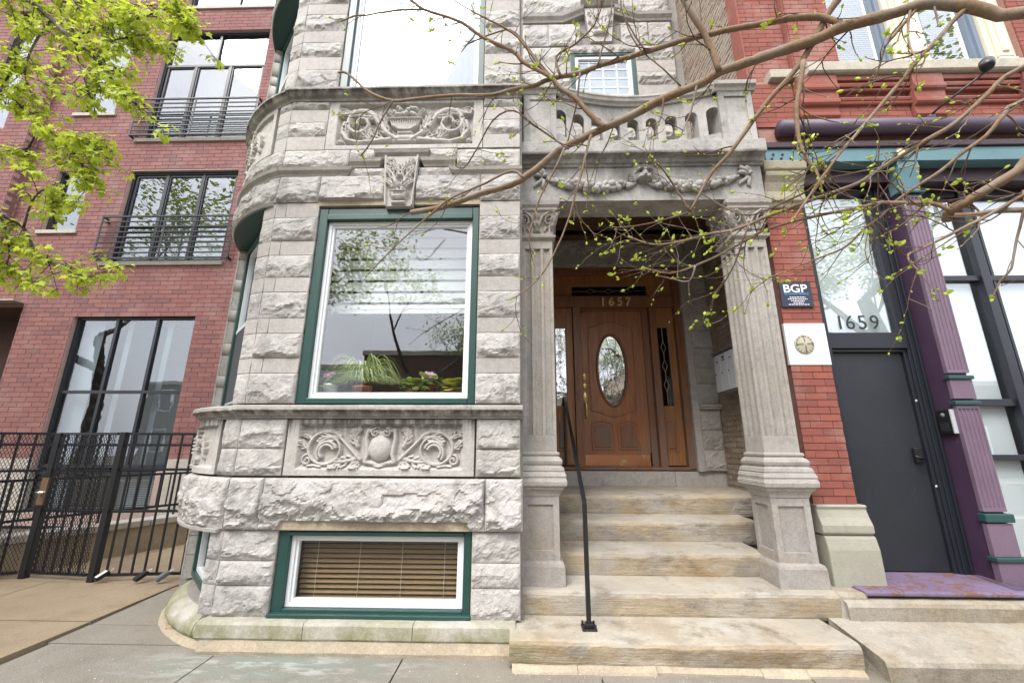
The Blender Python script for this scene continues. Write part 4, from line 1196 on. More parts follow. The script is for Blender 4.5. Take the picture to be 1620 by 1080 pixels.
step(.25, 2.35, 4.549, 5.0, .56, .777, 4); step(.25, 2.72, 4.916, 5.92, .765, .98, 5)
b = MB().box(-.02, 2.7, 3.80, 5.9, -.1, .17).box(.0, 2.7, 4.2, 5.9, .17, .35).box(.0, 2.7, 4.6, 5.9, .34, .55).box(.0, 2.7, 5.0, 5.9, .55, .76)
b.build('step_core', M['mortarg'], stoop)
blk(.26, 2.05, .985, 1.182, False, mapf=mapF(5.90), mat=M['shade'], name='door_sill_stone', mort=False, depth=.3); blk(2.05, 2.72, .985, 1.182, False, mapf=mapF(5.90), mat=M['smooth'], name='door_sill_stone', mort=False, depth=.3)
b = MB(); rg = random.Random(3)
x = -.08
while x < 2.3:
    w_ = rg.uniform(.3, .95)
    sweep([(-.1, -.03), (.07 + rg.uniform(-.02, .02), -.03), (.055, .008), (.02, .03), (-.1, .035)], x, min(2.32, x + w_) - .003, M['mortar'], 'mortar_fillet', mapf=mapF(3.36), parent=stoop, wob=.03)
    x += w_
MORT.build('mortar_bed', M['mortar'], house, kind='stuff')

# ---- handrail, mailbox, porch lamp
hr = thing('handrail', (.49, 3.53, .19), 'black square iron handrail running up the sandstone steps', 'handrail')
MB().bar((.49, 3.535, .19), (.49, 3.535, 1.065), .034).build('post', M['black'], hr, bevel=.003)
MB().bar((.49, 3.525, 1.06), (.60, 5.95, 2.175), .034, .034).build('rail', M['black'], hr, bevel=.003)
MB().bar((.60, 5.95, 1.185), (.60, 5.95, 2.165), .03).build('post', M['black'], hr, bevel=.003)
bp = MB().box(.435, .545, 3.48, 3.59, .186, .198).box(.46, .52, 3.505, 3.565, .198, .225)
bp.build('base_plate', M['black'], hr, bevel=.004)
for sx in (-1, 1):
    for sy in (-1, 1): MB().tube([(.49 + sx * .042, 3.535 + sy * .042, .197), (.49 + sx * .042, 3.535 + sy * .042, .222)], .009, 6).build('bolt', M['black'], hr)
MB().box(.555, .645, 5.91, 5.99, 1.184, 1.196).build('base_plate', M['black'], hr, bevel=.004)
mbx = thing('mailbox', (2.62, 5.1, 2.1), 'grey three-door metal mailbox mounted on the brick porch wall', 'mailbox')
MB().box(2.505, 2.715, 4.84, 5.40, 2.145, 2.66).build('case', M['steeld'], mbx, bevel=.006)
MB().box(2.485, 2.72, 4.83, 5.41, 2.66, 2.685).build('hood', M['steeld'], mbx, bevel=.004)
for i in range(3):
    y0 = 4.868 + i * .170
    d_ = MB().box(2.494, 2.504, y0, y0 + .162, 2.175, 2.635).build('mailbox_door', M['steel'], mbx, bevel=.003)
    MB().lathe([(.010, 0), (.010, .006), (.0, .007)], (2.494, y0 + .135, 2.40), 10, 'x').build('lock', M['blackp'], d_)
    MB().box(2.4925, 2.4938, y0 + .045, y0 + .115, 2.545, 2.560).build('name_label', M['redp'] if i == 0 else M['blackp'], d_)
    if i == 1: MB().box(2.4925, 2.4938, y0 + .05, y0 + .11, 2.575, 2.602).build('name_label', M['blackp'], d_)
lamp = thing('porch_lamp', (1.27, 4.75, 4.6), 'round frosted flush lamp on the dark porch ceiling', 'lamp')
MB().lathe([(.0, 0), (.17, 0), (.175, -.02), (.16, -.03)], (1.27, 4.75, 4.60), 24).build('lamp_base', M['white'], lamp, smooth=True)
MB().lathe([(.15, -.025), (.155, -.05), (.13, -.09), (.08, -.115), (.0, -.125)], (1.27, 4.75, 4.60), 24).build('lamp_shade', M['opal'], lamp, smooth=True)

# ================================================================ brickwork helper
BRICKS = {}
def bricks(x0, x1, z0, z1, y, course, ln, joint, holes=(), mapf=None, edge=None, proud=.006, start=0):
    """running bond cut round the openings; returns [(x, z, w, h)]"""
    out = []
    nc = int(round((z1 - z0) / course))
    for c in range(nc):
        za = z0 + c * course
        segs = [(x0, x1)]
        for hx0, hx1, hz0, hz1 in holes:
            if za + course * .5 > hz0 and za + course * .5 < hz1:
                ns = []
                for a, b_ in segs:
                    if hx1 <= a or hx0 >= b_: ns.append((a, b_)); continue
                    if hx0 > a: ns.append((a, hx0))
                    if hx1 < b_: ns.append((hx1, b_))
                segs = ns
        off = (ln / 2 if (c + start) % 2 else 0)
        k0 = int(math.floor((x0 - off) / ln)) - 1
        for a, b_ in segs:
            xs_ = [a] + [v for v in (off + k * ln for k in range(k0, k0 + int((x1 - x0) / ln) + 4)) if a + .035 < v < b_ - .035] + [b_]
            for i in range(len(xs_) - 1):
                out.append((xs_[i], za, xs_[i + 1] - xs_[i] - joint, course - joint))
    return out
def lay(bl, y, mat, parent, nparts, proud=.006, depth=.03, near=None, name='brick', place=None):
    rng = random.Random(len(bl))
    if nparts < len(bl):
        near = near or (lambda b_: b_[0] ** 2 + (b_[1] - 1.5) ** 2)
        bl = sorted(bl, key=near)
    for x, z, w_, h in bl[:nparts]:
        kx = (round(w_ / .004), round(h, 4), depth, id(mat))
        if kx not in BRICKS:
            w2 = kx[0] * .004
            BRICKS[kx] = MB().box(0, w2, -proud, depth, 0, h).mesh('brick')
        link(name, BRICKS[kx], mat, parent, loc=(x, y - rng.uniform(-.001, .002), z))
    if nparts < len(bl):
        b = MB()
        for x, z, w_, h in bl[nparts:]:
            d = rng.uniform(-.001, .002)
            b.add([(x, y - proud - d, z), (x + w_, y - proud - d, z), (x + w_, y - proud - d, z + h), (x, y - proud - d, z + h), (x, y + depth, z), (x + w_, y + depth, z), (x + w_, y + depth, z + h), (x, y + depth, z + h)],
                  [(0, 1, 2, 3), (1, 5, 6, 2), (4, 0, 3, 7), (3, 2, 6, 7), (4, 5, 1, 0)])
        b.build('brickwork', mat, parent, kind='stuff')

# ================================================================ red brick shopfront building on the right
shop = thing('shopfront_building', (4.4, 4.5, 0), 'red brick building with lilac cast-iron shopfront and slate door', 'building')
YR = 4.0
# walls behind the facing
b = MB().box(2.60, 2.965, YR + .012, 4.30, .0, 4.47).box(2.62, 3.74, YR + .012, 4.3, 4.64, 5.62).box(3.74, 6.6, YR + .012, 4.3, 4.64, 5.62)
b.box(2.66, 3.20, YR + .092, 4.4, 5.62, 9.0).box(3.20, 3.73, YR + .012, 4.4, 5.62, 9.0).box(5.84, 6.8, YR + .012, 4.4, 5.62, 9.0)
b.box(2.735, 2.95, 4.1, 7.5, .0, 4.62).box(2.66, 2.95, 4.1, 7.5, 4.62, 12.)
b.build('wall', m_stone('red_tinted_mortar', (.40, .20, .16), (.36, .25, .21), (.22, .12, .10), .4, .4), shop)
HO = [(2.55, 2.975, 2.262, 2.688)]
bl = bricks(2.585, 2.972, 1.015, 3.955, YR, .066, .206, .006, HO)
lay(bl, YR, M['brickR'], shop, 120, depth=.012)
bl = bricks(2.645, 6.2, 4.72, 4.80, YR, .066, .206, .006) + bricks(2.645, 6.2, 4.985, 5.60, YR, .066, .206, .006, [(3.12, 3.57, 5.07, 5.6), (4.38, 4.74, 5.07, 5.6)])
lay(bl, YR, M['brickR'], shop, 130, depth=.012, near=lambda b_: abs(b_[0] - 3.6))
bl = bricks(3.21, 3.725, 5.77, 8.0, YR, .066, .206, .006) + bricks(5.845, 6.5, 5.6, 7.6, YR, .066, .206, .006)
lay(bl, YR, M['brickR'], shop, 45, depth=.012)
lay(bricks(2.67, 3.195, 5.62, 8.4, YR + .08, .066, .206, .006), YR + .08, M['brickR'], shop, 0, depth=.012)
# red return of the facing, then common brick on the party wall
b = MB().box(2.640, 2.658, YR + .005, 4.11, 4.70, 5.60).box(2.662, 2.678, YR + .09, 4.18, 5.60, 9.).box(3.198, 3.212, YR + .01, YR + .09, 5.55, 9.)
b.box(2.640, 2.66, YR + .01, 4.20, 5.0, 9.).build('brick_return', M['brickR'], shop)
def side(xw, y0, y1, z0, z1, sd):
    rng = random.Random(sd); b = MB(); z = z0; c = 0
    while z < z1:
        y = y0 - (.10 if c % 2 else 0)
        while y < y1:
            a, e = max(y, y0), min(y + .195, y1)
            if e - a > .03:
                d = rng.uniform(0, .008)
                b.box(xw - d, xw + .05, a + .006, e - .006, z + .006, z + .058)
            y += .205
        z += .068; c += 1
    b.build('common_brickwork', M['brickC'], shop, kind='stuff')
    MB().box(xw + .003, xw + .08, y0, y1, z0, z1).build('party_wall', M['mortarg'], shop)
side(2.73, 4.12, 5.88, .95, 4.62, 3); side(2.655, 4.18, 5.62, 4.66, 9.6, 5)
MB().box(2.575, 2.97, YR - .016, YR + .02, 2.268, 2.684).build('painted_patch', M['whitep'], shop, bevel=.004)
pl = MB().lathe([(.0, .0), (.092, .0), (.094, .008), (.088, .014), (.08, .012), (.055, .018), (.0, .024)], (2.737, YR - .016, 2.472), 32, 'y').build('anchor_plate', m_paint('iron_anchor_plate', (.42, .38, .27), .6, .4, .3, dirt=.6), shop, smooth=True)
an = MB()
for a in range(4): an.bar((2.737 + .02 * math.cos(a * math.pi / 2 + .05), YR - .038, 2.472 + .02 * math.sin(a * math.pi / 2 + .05)), (2.737 + .085 * math.cos(a * math.pi / 2 + .05), YR - .030, 2.472 + .085 * math.sin(a * math.pi / 2 + .05)), .008, .008)
for k in range(16): an.bar((2.737 + .07 * math.cos(k * math.pi / 8 + .2), YR - .030, 2.472 + .07 * math.sin(k * math.pi / 8 + .2)), (2.737 + .086 * math.cos(k * math.pi / 8 + .2), YR - .030, 2.472 + .086 * math.sin(k * math.pi / 8 + .2)), .007, .006)
an.build('plate_ribs', M['steeld'], pl)
# pier base and capital
MB().prof_x([(4.2, .37), (3.885, .37), (3.89, .66), (3.91, .755), (3.93, .768), (4.2, .768)][::-1], 2.585, 3.015).build('pier_base_stone', M['sage'], shop, bevel=.012)
MB().prof_x([(4.2, .772), (3.93, .772), (3.905, .79), (3.905, .85), (3.935, .91), (3.955, .975), (3.94, 1.0), (3.955, 1.012), (4.2, 1.012)][::-1], 2.575, 3.01).build('pier_base_stone', M['sage'], shop, bevel=.010)
mossy = m_stone('mossy_sandstone', (.42, .37, .28), (.33, .30, .22), (.17, .155, .11), .6, .45, moss=(4.7, 4.2, .8))
MB().prof_x([(4.2, 3.955), (3.97, 3.955), (3.955, 4.0), (3.93, 4.02), (3.93, 4.06), (3.94, 4.13), (3.91, 4.22), (3.87, 4.28), (3.865, 4.33), (4.2, 4.335)][::-1], 2.575, 2.99).build('pier_capital', mossy, shop, bevel=.012)
MB().prof_x([(4.2, 4.335), (3.88, 4.335), (3.86, 4.355), (3.855, 4.45), (4.2, 4.455)][::-1], 2.56, 3.01).build('pier_abacus', mossy, shop, bevel=.01)
# beam, pipe, sill, corbels
MB().box(2.64, 6.5, 3.925, 4.2, 4.475, 4.638).build('iron_beam', M['teal'], shop, bevel=.004)
MB().box(2.64, 6.5, 3.90, 4.2, 4.640, 4.715).build('beam_flange', M['plum'], shop, bevel=.01)
for i in range(5):
    MB().lathe([(.0, 0), (.014, 0), (.012, .010), (.0, .013)], (2.70 + (i % 3) * .10 + (.02 if i > 2 else 0), 3.925, 4.52 + (i // 3) * .05), 8, 'y').build('bolt', M['plum'], shop)
MB().tube([(2.83, 3.915, 4.895), (6.5, 3.915, 4.895)], .088, 20).build('pipe', M['pipe'], shop, smooth=True)
MB().box(2.86, 6.5, 3.94, 4.02, 4.979, 4.995).build('pipe_flashing', M['cream'], shop)
sand = m_stone('buff_sill_stone', (.47, .43, .35), (.40, .37, .30), (.22, .20, .16), .4, .3)
MB().prof_x([(4.1, 5.60), (3.88, 5.605), (3.86, 5.62), (3.86, 5.735), (3.88, 5.755), (4.15, 5.78)][::-1], 3.24, 6.4).build('window_sill', sand, shop, bevel=.006)
MB().box(2.86, 3.20, 3.93, 4.15, 5.605, 5.72).build('pilaster_cap', sand, shop, bevel=.008)
def corbel(x0, x1):
    b = MB(); z = 5.07; y = 3.985; out = 0
    prof = [(4.02, 5.07), (3.965, 5.075), (3.945, 5.09), (3.945, 5.12), (3.955, 5.135), (3.955, 5.20), (3.925, 5.215), (3.91, 5.235), (3.91, 5.27), (3.92, 5.285), (3.92, 5.375), (3.895, 5.39), (3.885, 5.41), (3.885, 5.44), (3.90, 5.455), (3.90, 5.595), (4.02, 5.595)]
    MB().prof_x(prof[::-1], x0, x1).build('corbel', M['brickR'], shop, bevel=.004)
corbel(3.13, 3.56); corbel(4.39, 4.73); corbel(5.60, 5.95)
for x0, x1 in ((3.562, 4.388), (4.732, 5.598)):
    for z0, z1, d in ((5.245, 5.285, .035), (5.30, 5.355, .028), (5.405, 5.44, .055), (5.46, 5.52, .06), (5.53, 5.596, .08)):
        MB().prof_x([(4.02, z0), (YR - d, z0 + .004), (YR - d - .008, (z0 + z1) / 2), (YR - d, z1 - .004), (4.02, z1)][::-1], x0, x1).build('corbel_course', M['brickR'], shop)
# upstairs windows
for i, (x0, x1) in enumerate(((3.74, 4.455), (4.86, 5.54))):
    f = MB().frame(x0, x1, 5.78, 8.2, .05, 4.10, 4.2).frame(x0 + .05, x1 - .05, 5.82, 8.15, .035, 4.13, 4.19)
    wf = f.build('window', M['frame9'] if 0 else m_paint('blue_grey_window_paint', (.16, .20, .26), .45, .2), shop, label='upstairs window with blue-grey sash and pale blind')
    MB().box(x0 + .08, x1 - .08, 4.165, 4.17, 5.85, 8.1).build('pane', M['glassR'], wf)
    for k in range(60):
        MB().obox(((x0 + x1) / 2, 4.23, 5.86 + k * .032), ((x1 - x0) / 2 - .07, 0, 0), (0, .012, .008), (0, -.0006, .001)).build('blind_slat', M['sheer'], wf)
    MB().box(x0, x1, 4.30, 4.32, 5.7, 8.2).build('backing', M['dark'], wf)
for x0, x1 in ((4.46, 4.855), (5.545, 5.84), (3.728, 3.738)):
    b = MB().box(x0, x1, 4.06, 4.2, 5.78, 8.4)
    if x1 - x0 > .1:
        b.box(x0 + .06, x1 - .06, 4.03, 4.06, 5.96, 8.4).box(x0 + .11, x1 - .11, 4.01, 4.03, 6.02, 8.4)
        b.box(x0 + .02, x1 - .02, 4.0, 4.06, 5.785, 5.87).box(x0 + .04, x1 - .04, 4.015, 4.06, 5.87, 5.93)
    b.build('window_post', M['cream'], shop, bevel=.006)
# door bay
fr9 = MB().box(2.975, 3.13, 4.16, 4.30, .40, 4.30).box(3.90, 4.035, 4.19, 4.32, .40, 4.30).box(3.13, 3.90, 4.17, 4.30, 2.475, 2.64).box(3.13, 3.90, 4.17, 4.30, 4.24, 4.30)
fr9.box(3.868, 3.90, 4.205, 4.30, .40, 2.474).box(3.13, 3.148, 4.20, 4.30, .40, 2.474).box(3.148, 3.868, 4.20, 4.30, 2.442, 2.474)
fr9.box(3.845, 3.90, 4.185, 4.30, 2.64, 4.24).box(3.93, 3.955, 4.175, 4.19, .41, 4.3).box(3.985, 4.005, 4.17, 4.19, .41, 4.3)
dfr = fr9.build('door_frame', M['frame9'], shop, bevel=.004, label='slate-painted door frame with tall transom')
MB().box(3.13, 3.845, 4.222, 4.228, 2.64, 4.24).build('transom_pane', M['glassR'], dfr)
sgn = MB().box(3.149, 3.866, 4.235, 4.28, .415, 2.44).build('door', M['door9'], shop, bevel=.004, label='plain slate-painted street door with scuffs')
MB().lathe([(.0, 0), (.036, 0), (.036, .012), (.028, .02), (.0, .022)], (3.79, 4.235, 1.43), 16, 'y').build('lock_plate', M['black'], sgn, smooth=True)
MB().box(3.755, 3.83, 4.20, 4.235, 1.36, 1.50).build('lock_guard', M['black'], sgn, bevel=.008)
MB().tube([(3.80, 4.21, 1.40), (3.80, 4.17, 1.40), (3.72, 4.165, 1.42)], [.012, .011, .010], 8).build('handle', M['black'], sgn, smooth=True)
for z in (1.95, 1.15): MB().lathe([(.0, 0), (.012, 0), (.0, .008)], (3.885, 4.205, z), 8, 'y').build('screw_head', M['steel'], dfr)
MB().box(3.135, 3.84, 4.262, 4.266, 2.65, 4.235).build('sky_reflection_sheet', M['sheer'], dfr); MB().box(3.05, 4.03, 4.48, 4.50, .4, 4.4).build('hall_wall', M['white'], shop); MB().box(3.03, 4.05, 4.31, 4.62, 4.30, 4.42).box(3.03, 3.05, 4.3, 4.62, .4, 4.3).box(4.03, 4.05, 4.33, 4.62, .4, 4.3).build('hall_side', M['dark'], shop)  # pale sheet added for reflected sky; white wall set close to lighten the pane
x = 3.255
for ch, ad in zip('1659', (.105, .125, .125, .12)):
    text(ch, .215, .002, M['blackp'], 'digit', dfr, lambda a, b_, c, x=x: Vector((x + a, 4.2195 - c, 2.69 + b_)), .95)
    x += ad
MB().box(3.03, 6.5, 4.06, 4.35, 4.31, 4.47).build('soffit_board', M['plum'], shop)
# fluted iron pilaster
pil = link('pilaster', None, parent=shop, loc=(4.13, 4.1, .4), label='fluted lilac cast-iron pilaster beside the slate door')
MB().box(4.036, 4.23, 4.012, 4.33, .40, 4.30).build('pilaster_core', M['purpled'], pil)
def flut(z0, z1):
    x0, x1 = 4.032, 4.236; b = MB(); k = 5; p = (x1 - x0 - .016) / k
    poly = [(x0, 4.02), (x0, 3.985)]
    for i in range(k):
        c = x0 + .008 + p * (i + .5)
        poly += [(c - p * .40, 3.985), (c - p * .30, 3.995), (c, 4.003), (c + p * .30, 3.995), (c + p * .40, 3.985)]
    poly += [(x1, 3.985), (x1, 4.02)]
    b.ext_z(poly, z0 + .03, z1 - .03)
    b.box(x0, x1, 3.985, 4.02, z0, z0 + .03).box(x0, x1, 3.985, 4.02, z1 - .03, z1)
    b.build('fluted_panel', M['purple'], pil)
flut(2.19, 4.10); flut(.96, 1.885)
for q in ((4.031, 4.237, 3.982, 4.02, 1.945, 2.125), (4.025, 4.245, 3.975, 4.02, .60, .865), (4.02, 4.26, 3.96, 4.02, .40, .56)): MB().box(*q).build('pilaster_block', M['purple'], pil, bevel=.004)
for z0, z1, e in ((2.127, 2.165, .012), (1.887, 1.925, .012), (.875, .945, .018), (.562, .60, .026), (4.11, 4.14, .02)):
    MB().box(4.03 - e, 4.24 + e, 3.985 - e * 1.6, 4.03, z0, z1).build('collar', M['dteal'], pil, bevel=.008)
MB().prof_x([(4.1, 4.145), (3.985, 4.145), (3.98, 4.20), (3.96, 4.30), (3.935, 4.40), (3.935, 4.474), (4.1, 4.474)][::-1], 4.02, 4.24).build('bracket', M['teal'], pil, bevel=.004)
# shopfront glazing
sf = MB().box(4.24, 4.29, 4.22, 4.33, .45, 4.31).box(4.86, 4.955, 4.20, 4.33, .45, 4.31).box(6.3, 6.4, 4.2, 4.33, .45, 4.31).box(5.0, 5.03, 4.23, 4.33, .45, 4.3)
for z0, z1 in ((4.22, 4.31), (3.22, 3.28), (1.90, 1.97), (1.385, 1.44), (.45, .53)):
    sf.box(4.29, 4.86, 4.225, 4.33, z0, z1).box(4.955, 6.3, 4.225, 4.33, z0, z1)
swn = sf.build('shop_window', M['frameL'], shop, bevel=.004, label='tall dark-framed shop window with white roller shades')
for x0, x1 in ((4.29, 4.86), (4.955, 6.3)):
    for z0, z1 in ((3.28, 4.22), (1.97, 3.22), (1.44, 1.90), (.53, 1.385)):
        MB().box(x0, x1, 4.268, 4.274, z0, z1).build('pane', M['glassR'], swn)
    MB().box(x0 + .01, x1 - .03, 4.31, 4.314, .5, 4.3).build('roller_shade', M['white'], swn)
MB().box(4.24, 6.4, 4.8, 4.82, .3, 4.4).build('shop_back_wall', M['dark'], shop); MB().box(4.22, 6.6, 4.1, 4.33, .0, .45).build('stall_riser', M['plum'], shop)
MB().prof_x([(4.33, .34), (3.76, .355), (3.745, .365), (3.745, .385), (3.77, .392), (4.33, .41)][::-1], 2.72, 6.5).build('threshold_plate', M['sillp'], shop, bevel=.004)
rg = random.Random(5)
for k in range(46): MB().bar((3.95 + k * .012 + .0, 3.80, .398 + .001), (3.99 + k * .012, 4.16, .409), .005, .004).build('tread_rib', M['sillp'], shop)
sv = thing('street_sign', (2.74, 3.97, 2.85), 'small navy office sign with white letters on the brick pier', 'sign')
MB().box(2.586, 2.897, 3.972, 3.988, 2.852, 3.112).build('panel', M['navy'], sv, bevel=.002)
text('BGP', .118, .001, M['ink'], 'lettering', sv, lambda a, b_, c: Vector((2.615 + a, 3.970 - c, 3.005 + b_)), 1.12, bold=.0015)
text('BE GOOD PEOPLE.', .030, .0005, M['inkb'], 'lettering', sv, lambda a, b_, c: Vector((2.622 + a, 3.970 - c, 2.978 + b_)), .98, bold=.0006)
for k, (w_, o) in enumerate(((.15, 0), (.19, 0), (.13, 0), (.09, 0), (.19, 0))):
    b = MB(); x = 2.745 - w_ / 2
    while x < 2.745 + w_ / 2:
        l_ = rg.uniform(.006, .022); b.box(x, x + l_, 3.9705, 3.9716, 2.948 - k * .019, 2.956 - k * .019); x += l_ + .006
    b.build('small_print', M['ink'], sv, kind='stuff')
ic = thing('intercom', (4.03, 4.12, 1.75), 'black and silver door intercom on the purple iron pilaster', 'intercom')
MB().box(4.000, 4.034, 4.035, 4.16, 1.63, 1.85).build('housing', M['black'], ic, bevel=.004)
MB().box(4.000, 4.034, 4.020, 4.035, 1.63, 1.85).build('side_plate', M['steel'], ic, bevel=.002)
MB().box(3.996, 4.0, 4.06, 4.145, 1.655, 1.73).build('keypad', M['blackp'], ic); MB().lathe([(.0, 0), (.022, 0), (.02, .008), (.0, .012)], (4.0, 4.10, 1.80), 14, 'x').build('camera_eye', M['steeld'], ic, smooth=True)
gl = thing('wall_spotlight', (4.55, 3.97, 5.1), 'black spotlight on a long arm above the purple pipe', 'lamp')
MB().lathe([(.0, 0), (.055, 0), (.055, .03), (.03, .045), (.0, .045)], (4.555, 3.995, 5.09), 16, 'y').build('mount', M['steeld'], gl, smooth=True)
MB().tube([(4.555, 3.95, 5.09), (4.56, 3.88, 5.10), (4.71, 3.53, 5.20)], .011, 8).build('arm', M['black'], gl, smooth=True)
hd = MB().lathe([(.0, -.05), (.038, -.05), (.055, -.03), (.06, .05), (.052, .05), (.045, .03), (.0, .03)], (0, 0, 0), 20)
rm = Matrix.Rotation(R(25), 3, 'Y') @ Matrix.Rotation(R(-15), 3, 'X')
hd.v = [tuple(rm @ Vector(p) + Vector((4.715, 3.50, 5.26))) for p in hd.v]
hd.build('lamp_head', M['black'], gl, smooth=True); MB().tube([(4.71, 3.53, 5.20), (4.713, 3.515, 5.235)], .016, 8).build('knuckle', M['black'], gl, smooth=True)
bl_ = thing('beam_lamp', (4.06, 3.92, 4.55), 'small round cream lamp fixed to the teal iron beam', 'lamp')
MB().lathe([(.0, 0), (.062, 0), (.064, .02), (.056, .03), (.05, .024)], (4.06, 3.925, 4.557), 20, 'y').build('rim', m_paint('dull_bronze', (.16, .13, .09), .5, .3), bl_, smooth=True)
MB().lathe([(.05, .022), (.035, .032), (.0, .038)], (4.06, 3.925, 4.557), 20, 'y').build('lens', NT('cream_lens').fin((.75, .62, .38), .4), bl_, smooth=True)

# ================================================================ modern red brick block on the left
apt = thing('apartment_building', (-8.5, 8.5, 0), 'modern red brick apartment building with dark steel windows and iron balconies', 'building')
YL = 8.3
HL = [(-9.68, -7.0, 1.0, 4.205), (-9.27, -6.66, 5.45, 7.80), (-9.20, -6.53, 8.69, 12.0), (-11.03, -10.22, 6.25, 7.82), (-11.03, -10.09, 9.45, 12.68), (-8.9, -6.3, 12.80, 14.5), (-14.5, -10.88, .0, 4.49)]
bl = bricks(-11.80, -5.5, 1.235, 14.2, YL, .1016, .305, .010, HL)
def near(b_):
    return (b_[0] + 7.5) ** 2 + (b_[1] - 3.2) ** 2
lay(bl, YL, M['brickL'], apt, 300, proud=.005, depth=.02, near=near)
lay(bricks(-15.5, -11.80, 1.235, 14.2, YL - .22, .1016, .305, .010, [(-13.15, -12.46, 8.9, 12.5), (-15.5, -10.88, .0, 4.49)]), YL - .22, M['brickL'], apt, 0, proud=.005, depth=.02)
b = MB()
z = 4.5; c = 0
while z < 14:
    for k in range(1): b.box(-11.81, -11.795, YL - .215 + (.0 if c % 2 else .10), YL - .125 + (.09 if c % 2 else .11), z, z + .0916)
    z += .1016; c += 1
b.build('return_brickwork', M['brickL'], apt, kind='stuff')
b = MB()
def wallr(x0, x1, z0, z1, y, holes):
    xs_ = sorted(set([x0, x1] + [v for h in holes for v in h[:2] if x0 < v < x1])); zs_ = sorted(set([z0, z1] + [v for h in holes for v in h[2:] if z0 < v < z1]))
    for i in range(len(xs_) - 1):
        for j in range(len(zs_) - 1):
            cx, cz = (xs_[i] + xs_[i + 1]) / 2, (zs_[j] + zs_[j + 1]) / 2
            if not any(h[0] < cx < h[1] and h[2] < cz < h[3] for h in holes):
                b.box(xs_[i], xs_[i + 1], y, y + .25, zs_[j], zs_[j + 1])
wallr(-11.80, -5.4, 0, 14.2, YL + .006, HL + [(-9.79, -7.18, .25, 1.0)]); wallr(-15.5, -11.80, 0, 14.2, YL - .214, [(-13.15, -12.46, 8.9, 12.5), (-15.5, -10.88, .0, 4.49)])
b.build('wall', m_stone('pinkish_mortar', (.42, .31, .27), (.36, .26, .23), (.22, .17, .15), .3, .3), apt)
MB().box(-15.5, -10.9, 9.6, 9.7, 0, 4.6).box(-15.5, -10.9, 8.56, 9.7, 4.49, 4.6).box(-10.9, -10.8, 8.56, 9.7, 0, 4.5).build('entry_recess', M['brickD'], apt)
MB().box(-15.5, -10.9, 8.1, 9.6, 4.495, 4.52).build('entry_soffit', M['limeL'], apt)
for x0, x1 in ((-10.88, -9.70), (-6.98, -5.4)):
    MB().box(x0, x1, YL - .03, YL + .1, 1.04, 1.232).build('stone_band', M['limeL'], apt, bevel=.005)
    MB().box(x0, x1, YL - .015, YL + .1, .0, 1.036).build('stone_base', M['limeL'], apt, bevel=.005)
for k, (x0, x1, z0) in enumerate(((-9.42, -6.62, 5.36), (-9.36, -6.50, 8.58), (-11.10, -10.15, 6.16), (-11.10, -10.02, 9.36), (-9.0, -6.2, 12.70))):
    MB().box(x0, x1, YL - .05, YL + .12, z0, z0 + .088).build('window_sill', M['limeL'], apt, bevel=.006)
def lwin(x0, x1, z0, z1, cols, rows, lab, y=YL + .10, fw=.06, shade=None, doors=False):
    f = MB().frame(x0, x1, z0, z1, fw, y - .02, y + .08)
    for x in cols: f.box(x - fw * .5, x + fw * .5, y - .01, y + .08, z0 + fw, (rows[-1] if doors and rows else z1 - fw))
    for z in rows: f.box(x0 + fw, x1 - fw, y - .012, y + .08, z - fw * .5, z + fw * .5)
    wf = f.build('window', M['frameL'], apt, label=lab)
    xs_ = [x0 + fw] + list(cols) + [x1 - fw]; zs_ = [z0 + fw] + list(rows) + [z1 - fw]
    for i in range(len(xs_) - 1):
        for j in range(len(zs_) - 1):
            if doors and rows and j == len(zs_) - 2: continue
            MB().box(xs_[i], xs_[i + 1], y + .03, y + .036, zs_[j], zs_[j + 1]).build('pane', M['glassL'], wf)
            if doors: MB().frame(xs_[i] + .02, xs_[i + 1] - .02, zs_[j] + .01, zs_[j + 1] - .01, .045, y + .005, y + .06).build('leaf_frame', M['frameL'], wf)
    MB().box(x0, x1, y + .9, y + .92, z0 - .2, z1 + .1).build('room_wall', M['room'], wf)
    b_ = MB().box(x0 - .02, x0, y + .08, y + .9, z0, z1).box(x1, x1 + .02, y + .08, y + .9, z0, z1).box(x0, x1, y + .08, y + .9, z1, z1 + .02).box(x0, x1, y + .08, y + .9, z0 - .02, z0)
    b_.build('room_side', M['dark'], wf)
    return wf
w1 = lwin(-9.68, -7.0, 1.06, 4.2, (-8.785, -7.89), (2.57,), 'big ground-floor window of six panes behind the iron gate')
MB().box(-9.68, -9.25, YL + .3, YL + .31, 1.1, 4.2).build('curtain', M['sheer'], w1)
for xx in (-8.72, -7.82): MB().box(xx, xx + .12, YL + .3, YL + .31, 1.1, 4.2).build('curtain', M['sheer'], w1)
w2 = lwin(-9.27, -6.66, 5.45, 7.80, (-8.42, -7.55), (), 'three-leaf balcony doors on the second storey', doors=True)
w3 = lwin(-9.20, -6.53, 8.69, 12.0, (-8.36, -7.46), (10.96,), 'tall balcony doors with transom on the third storey', doors=True)
MB().box(-7.90, -7.84, YL + .09, YL + .18, 10.98, 11.94).build('transom_mullion', M['frameL'], w3)
for x0, x1 in ((-9.14, -7.9), (-7.84, -6.59)): MB().box(x0, x1, YL + .13, YL + .136, 10.99, 11.94).build('pane', M['glassL'], w3)
lwin(-11.03, -10.22, 6.25, 7.82, (), (), 'narrow second-storey window of the brick block')
lwin(-11.03, -10.09, 9.45, 12.68, (), (), 'narrow tall third-storey window of the brick block')
lwin(-13.15, -12.46, 8.9, 12.5, (), (10.73,), 'narrow window on the projecting brick wing', y=YL - .12)
lwin(-8.9, -6.3, 12.80, 14.5, (-7.6,), (), 'top-storey window above the highest balcony')
w6 = lwin(-9.79, -7.18, .25, .99, (-8.95, -8.07), (), 'low basement window with white blinds behind the gate')
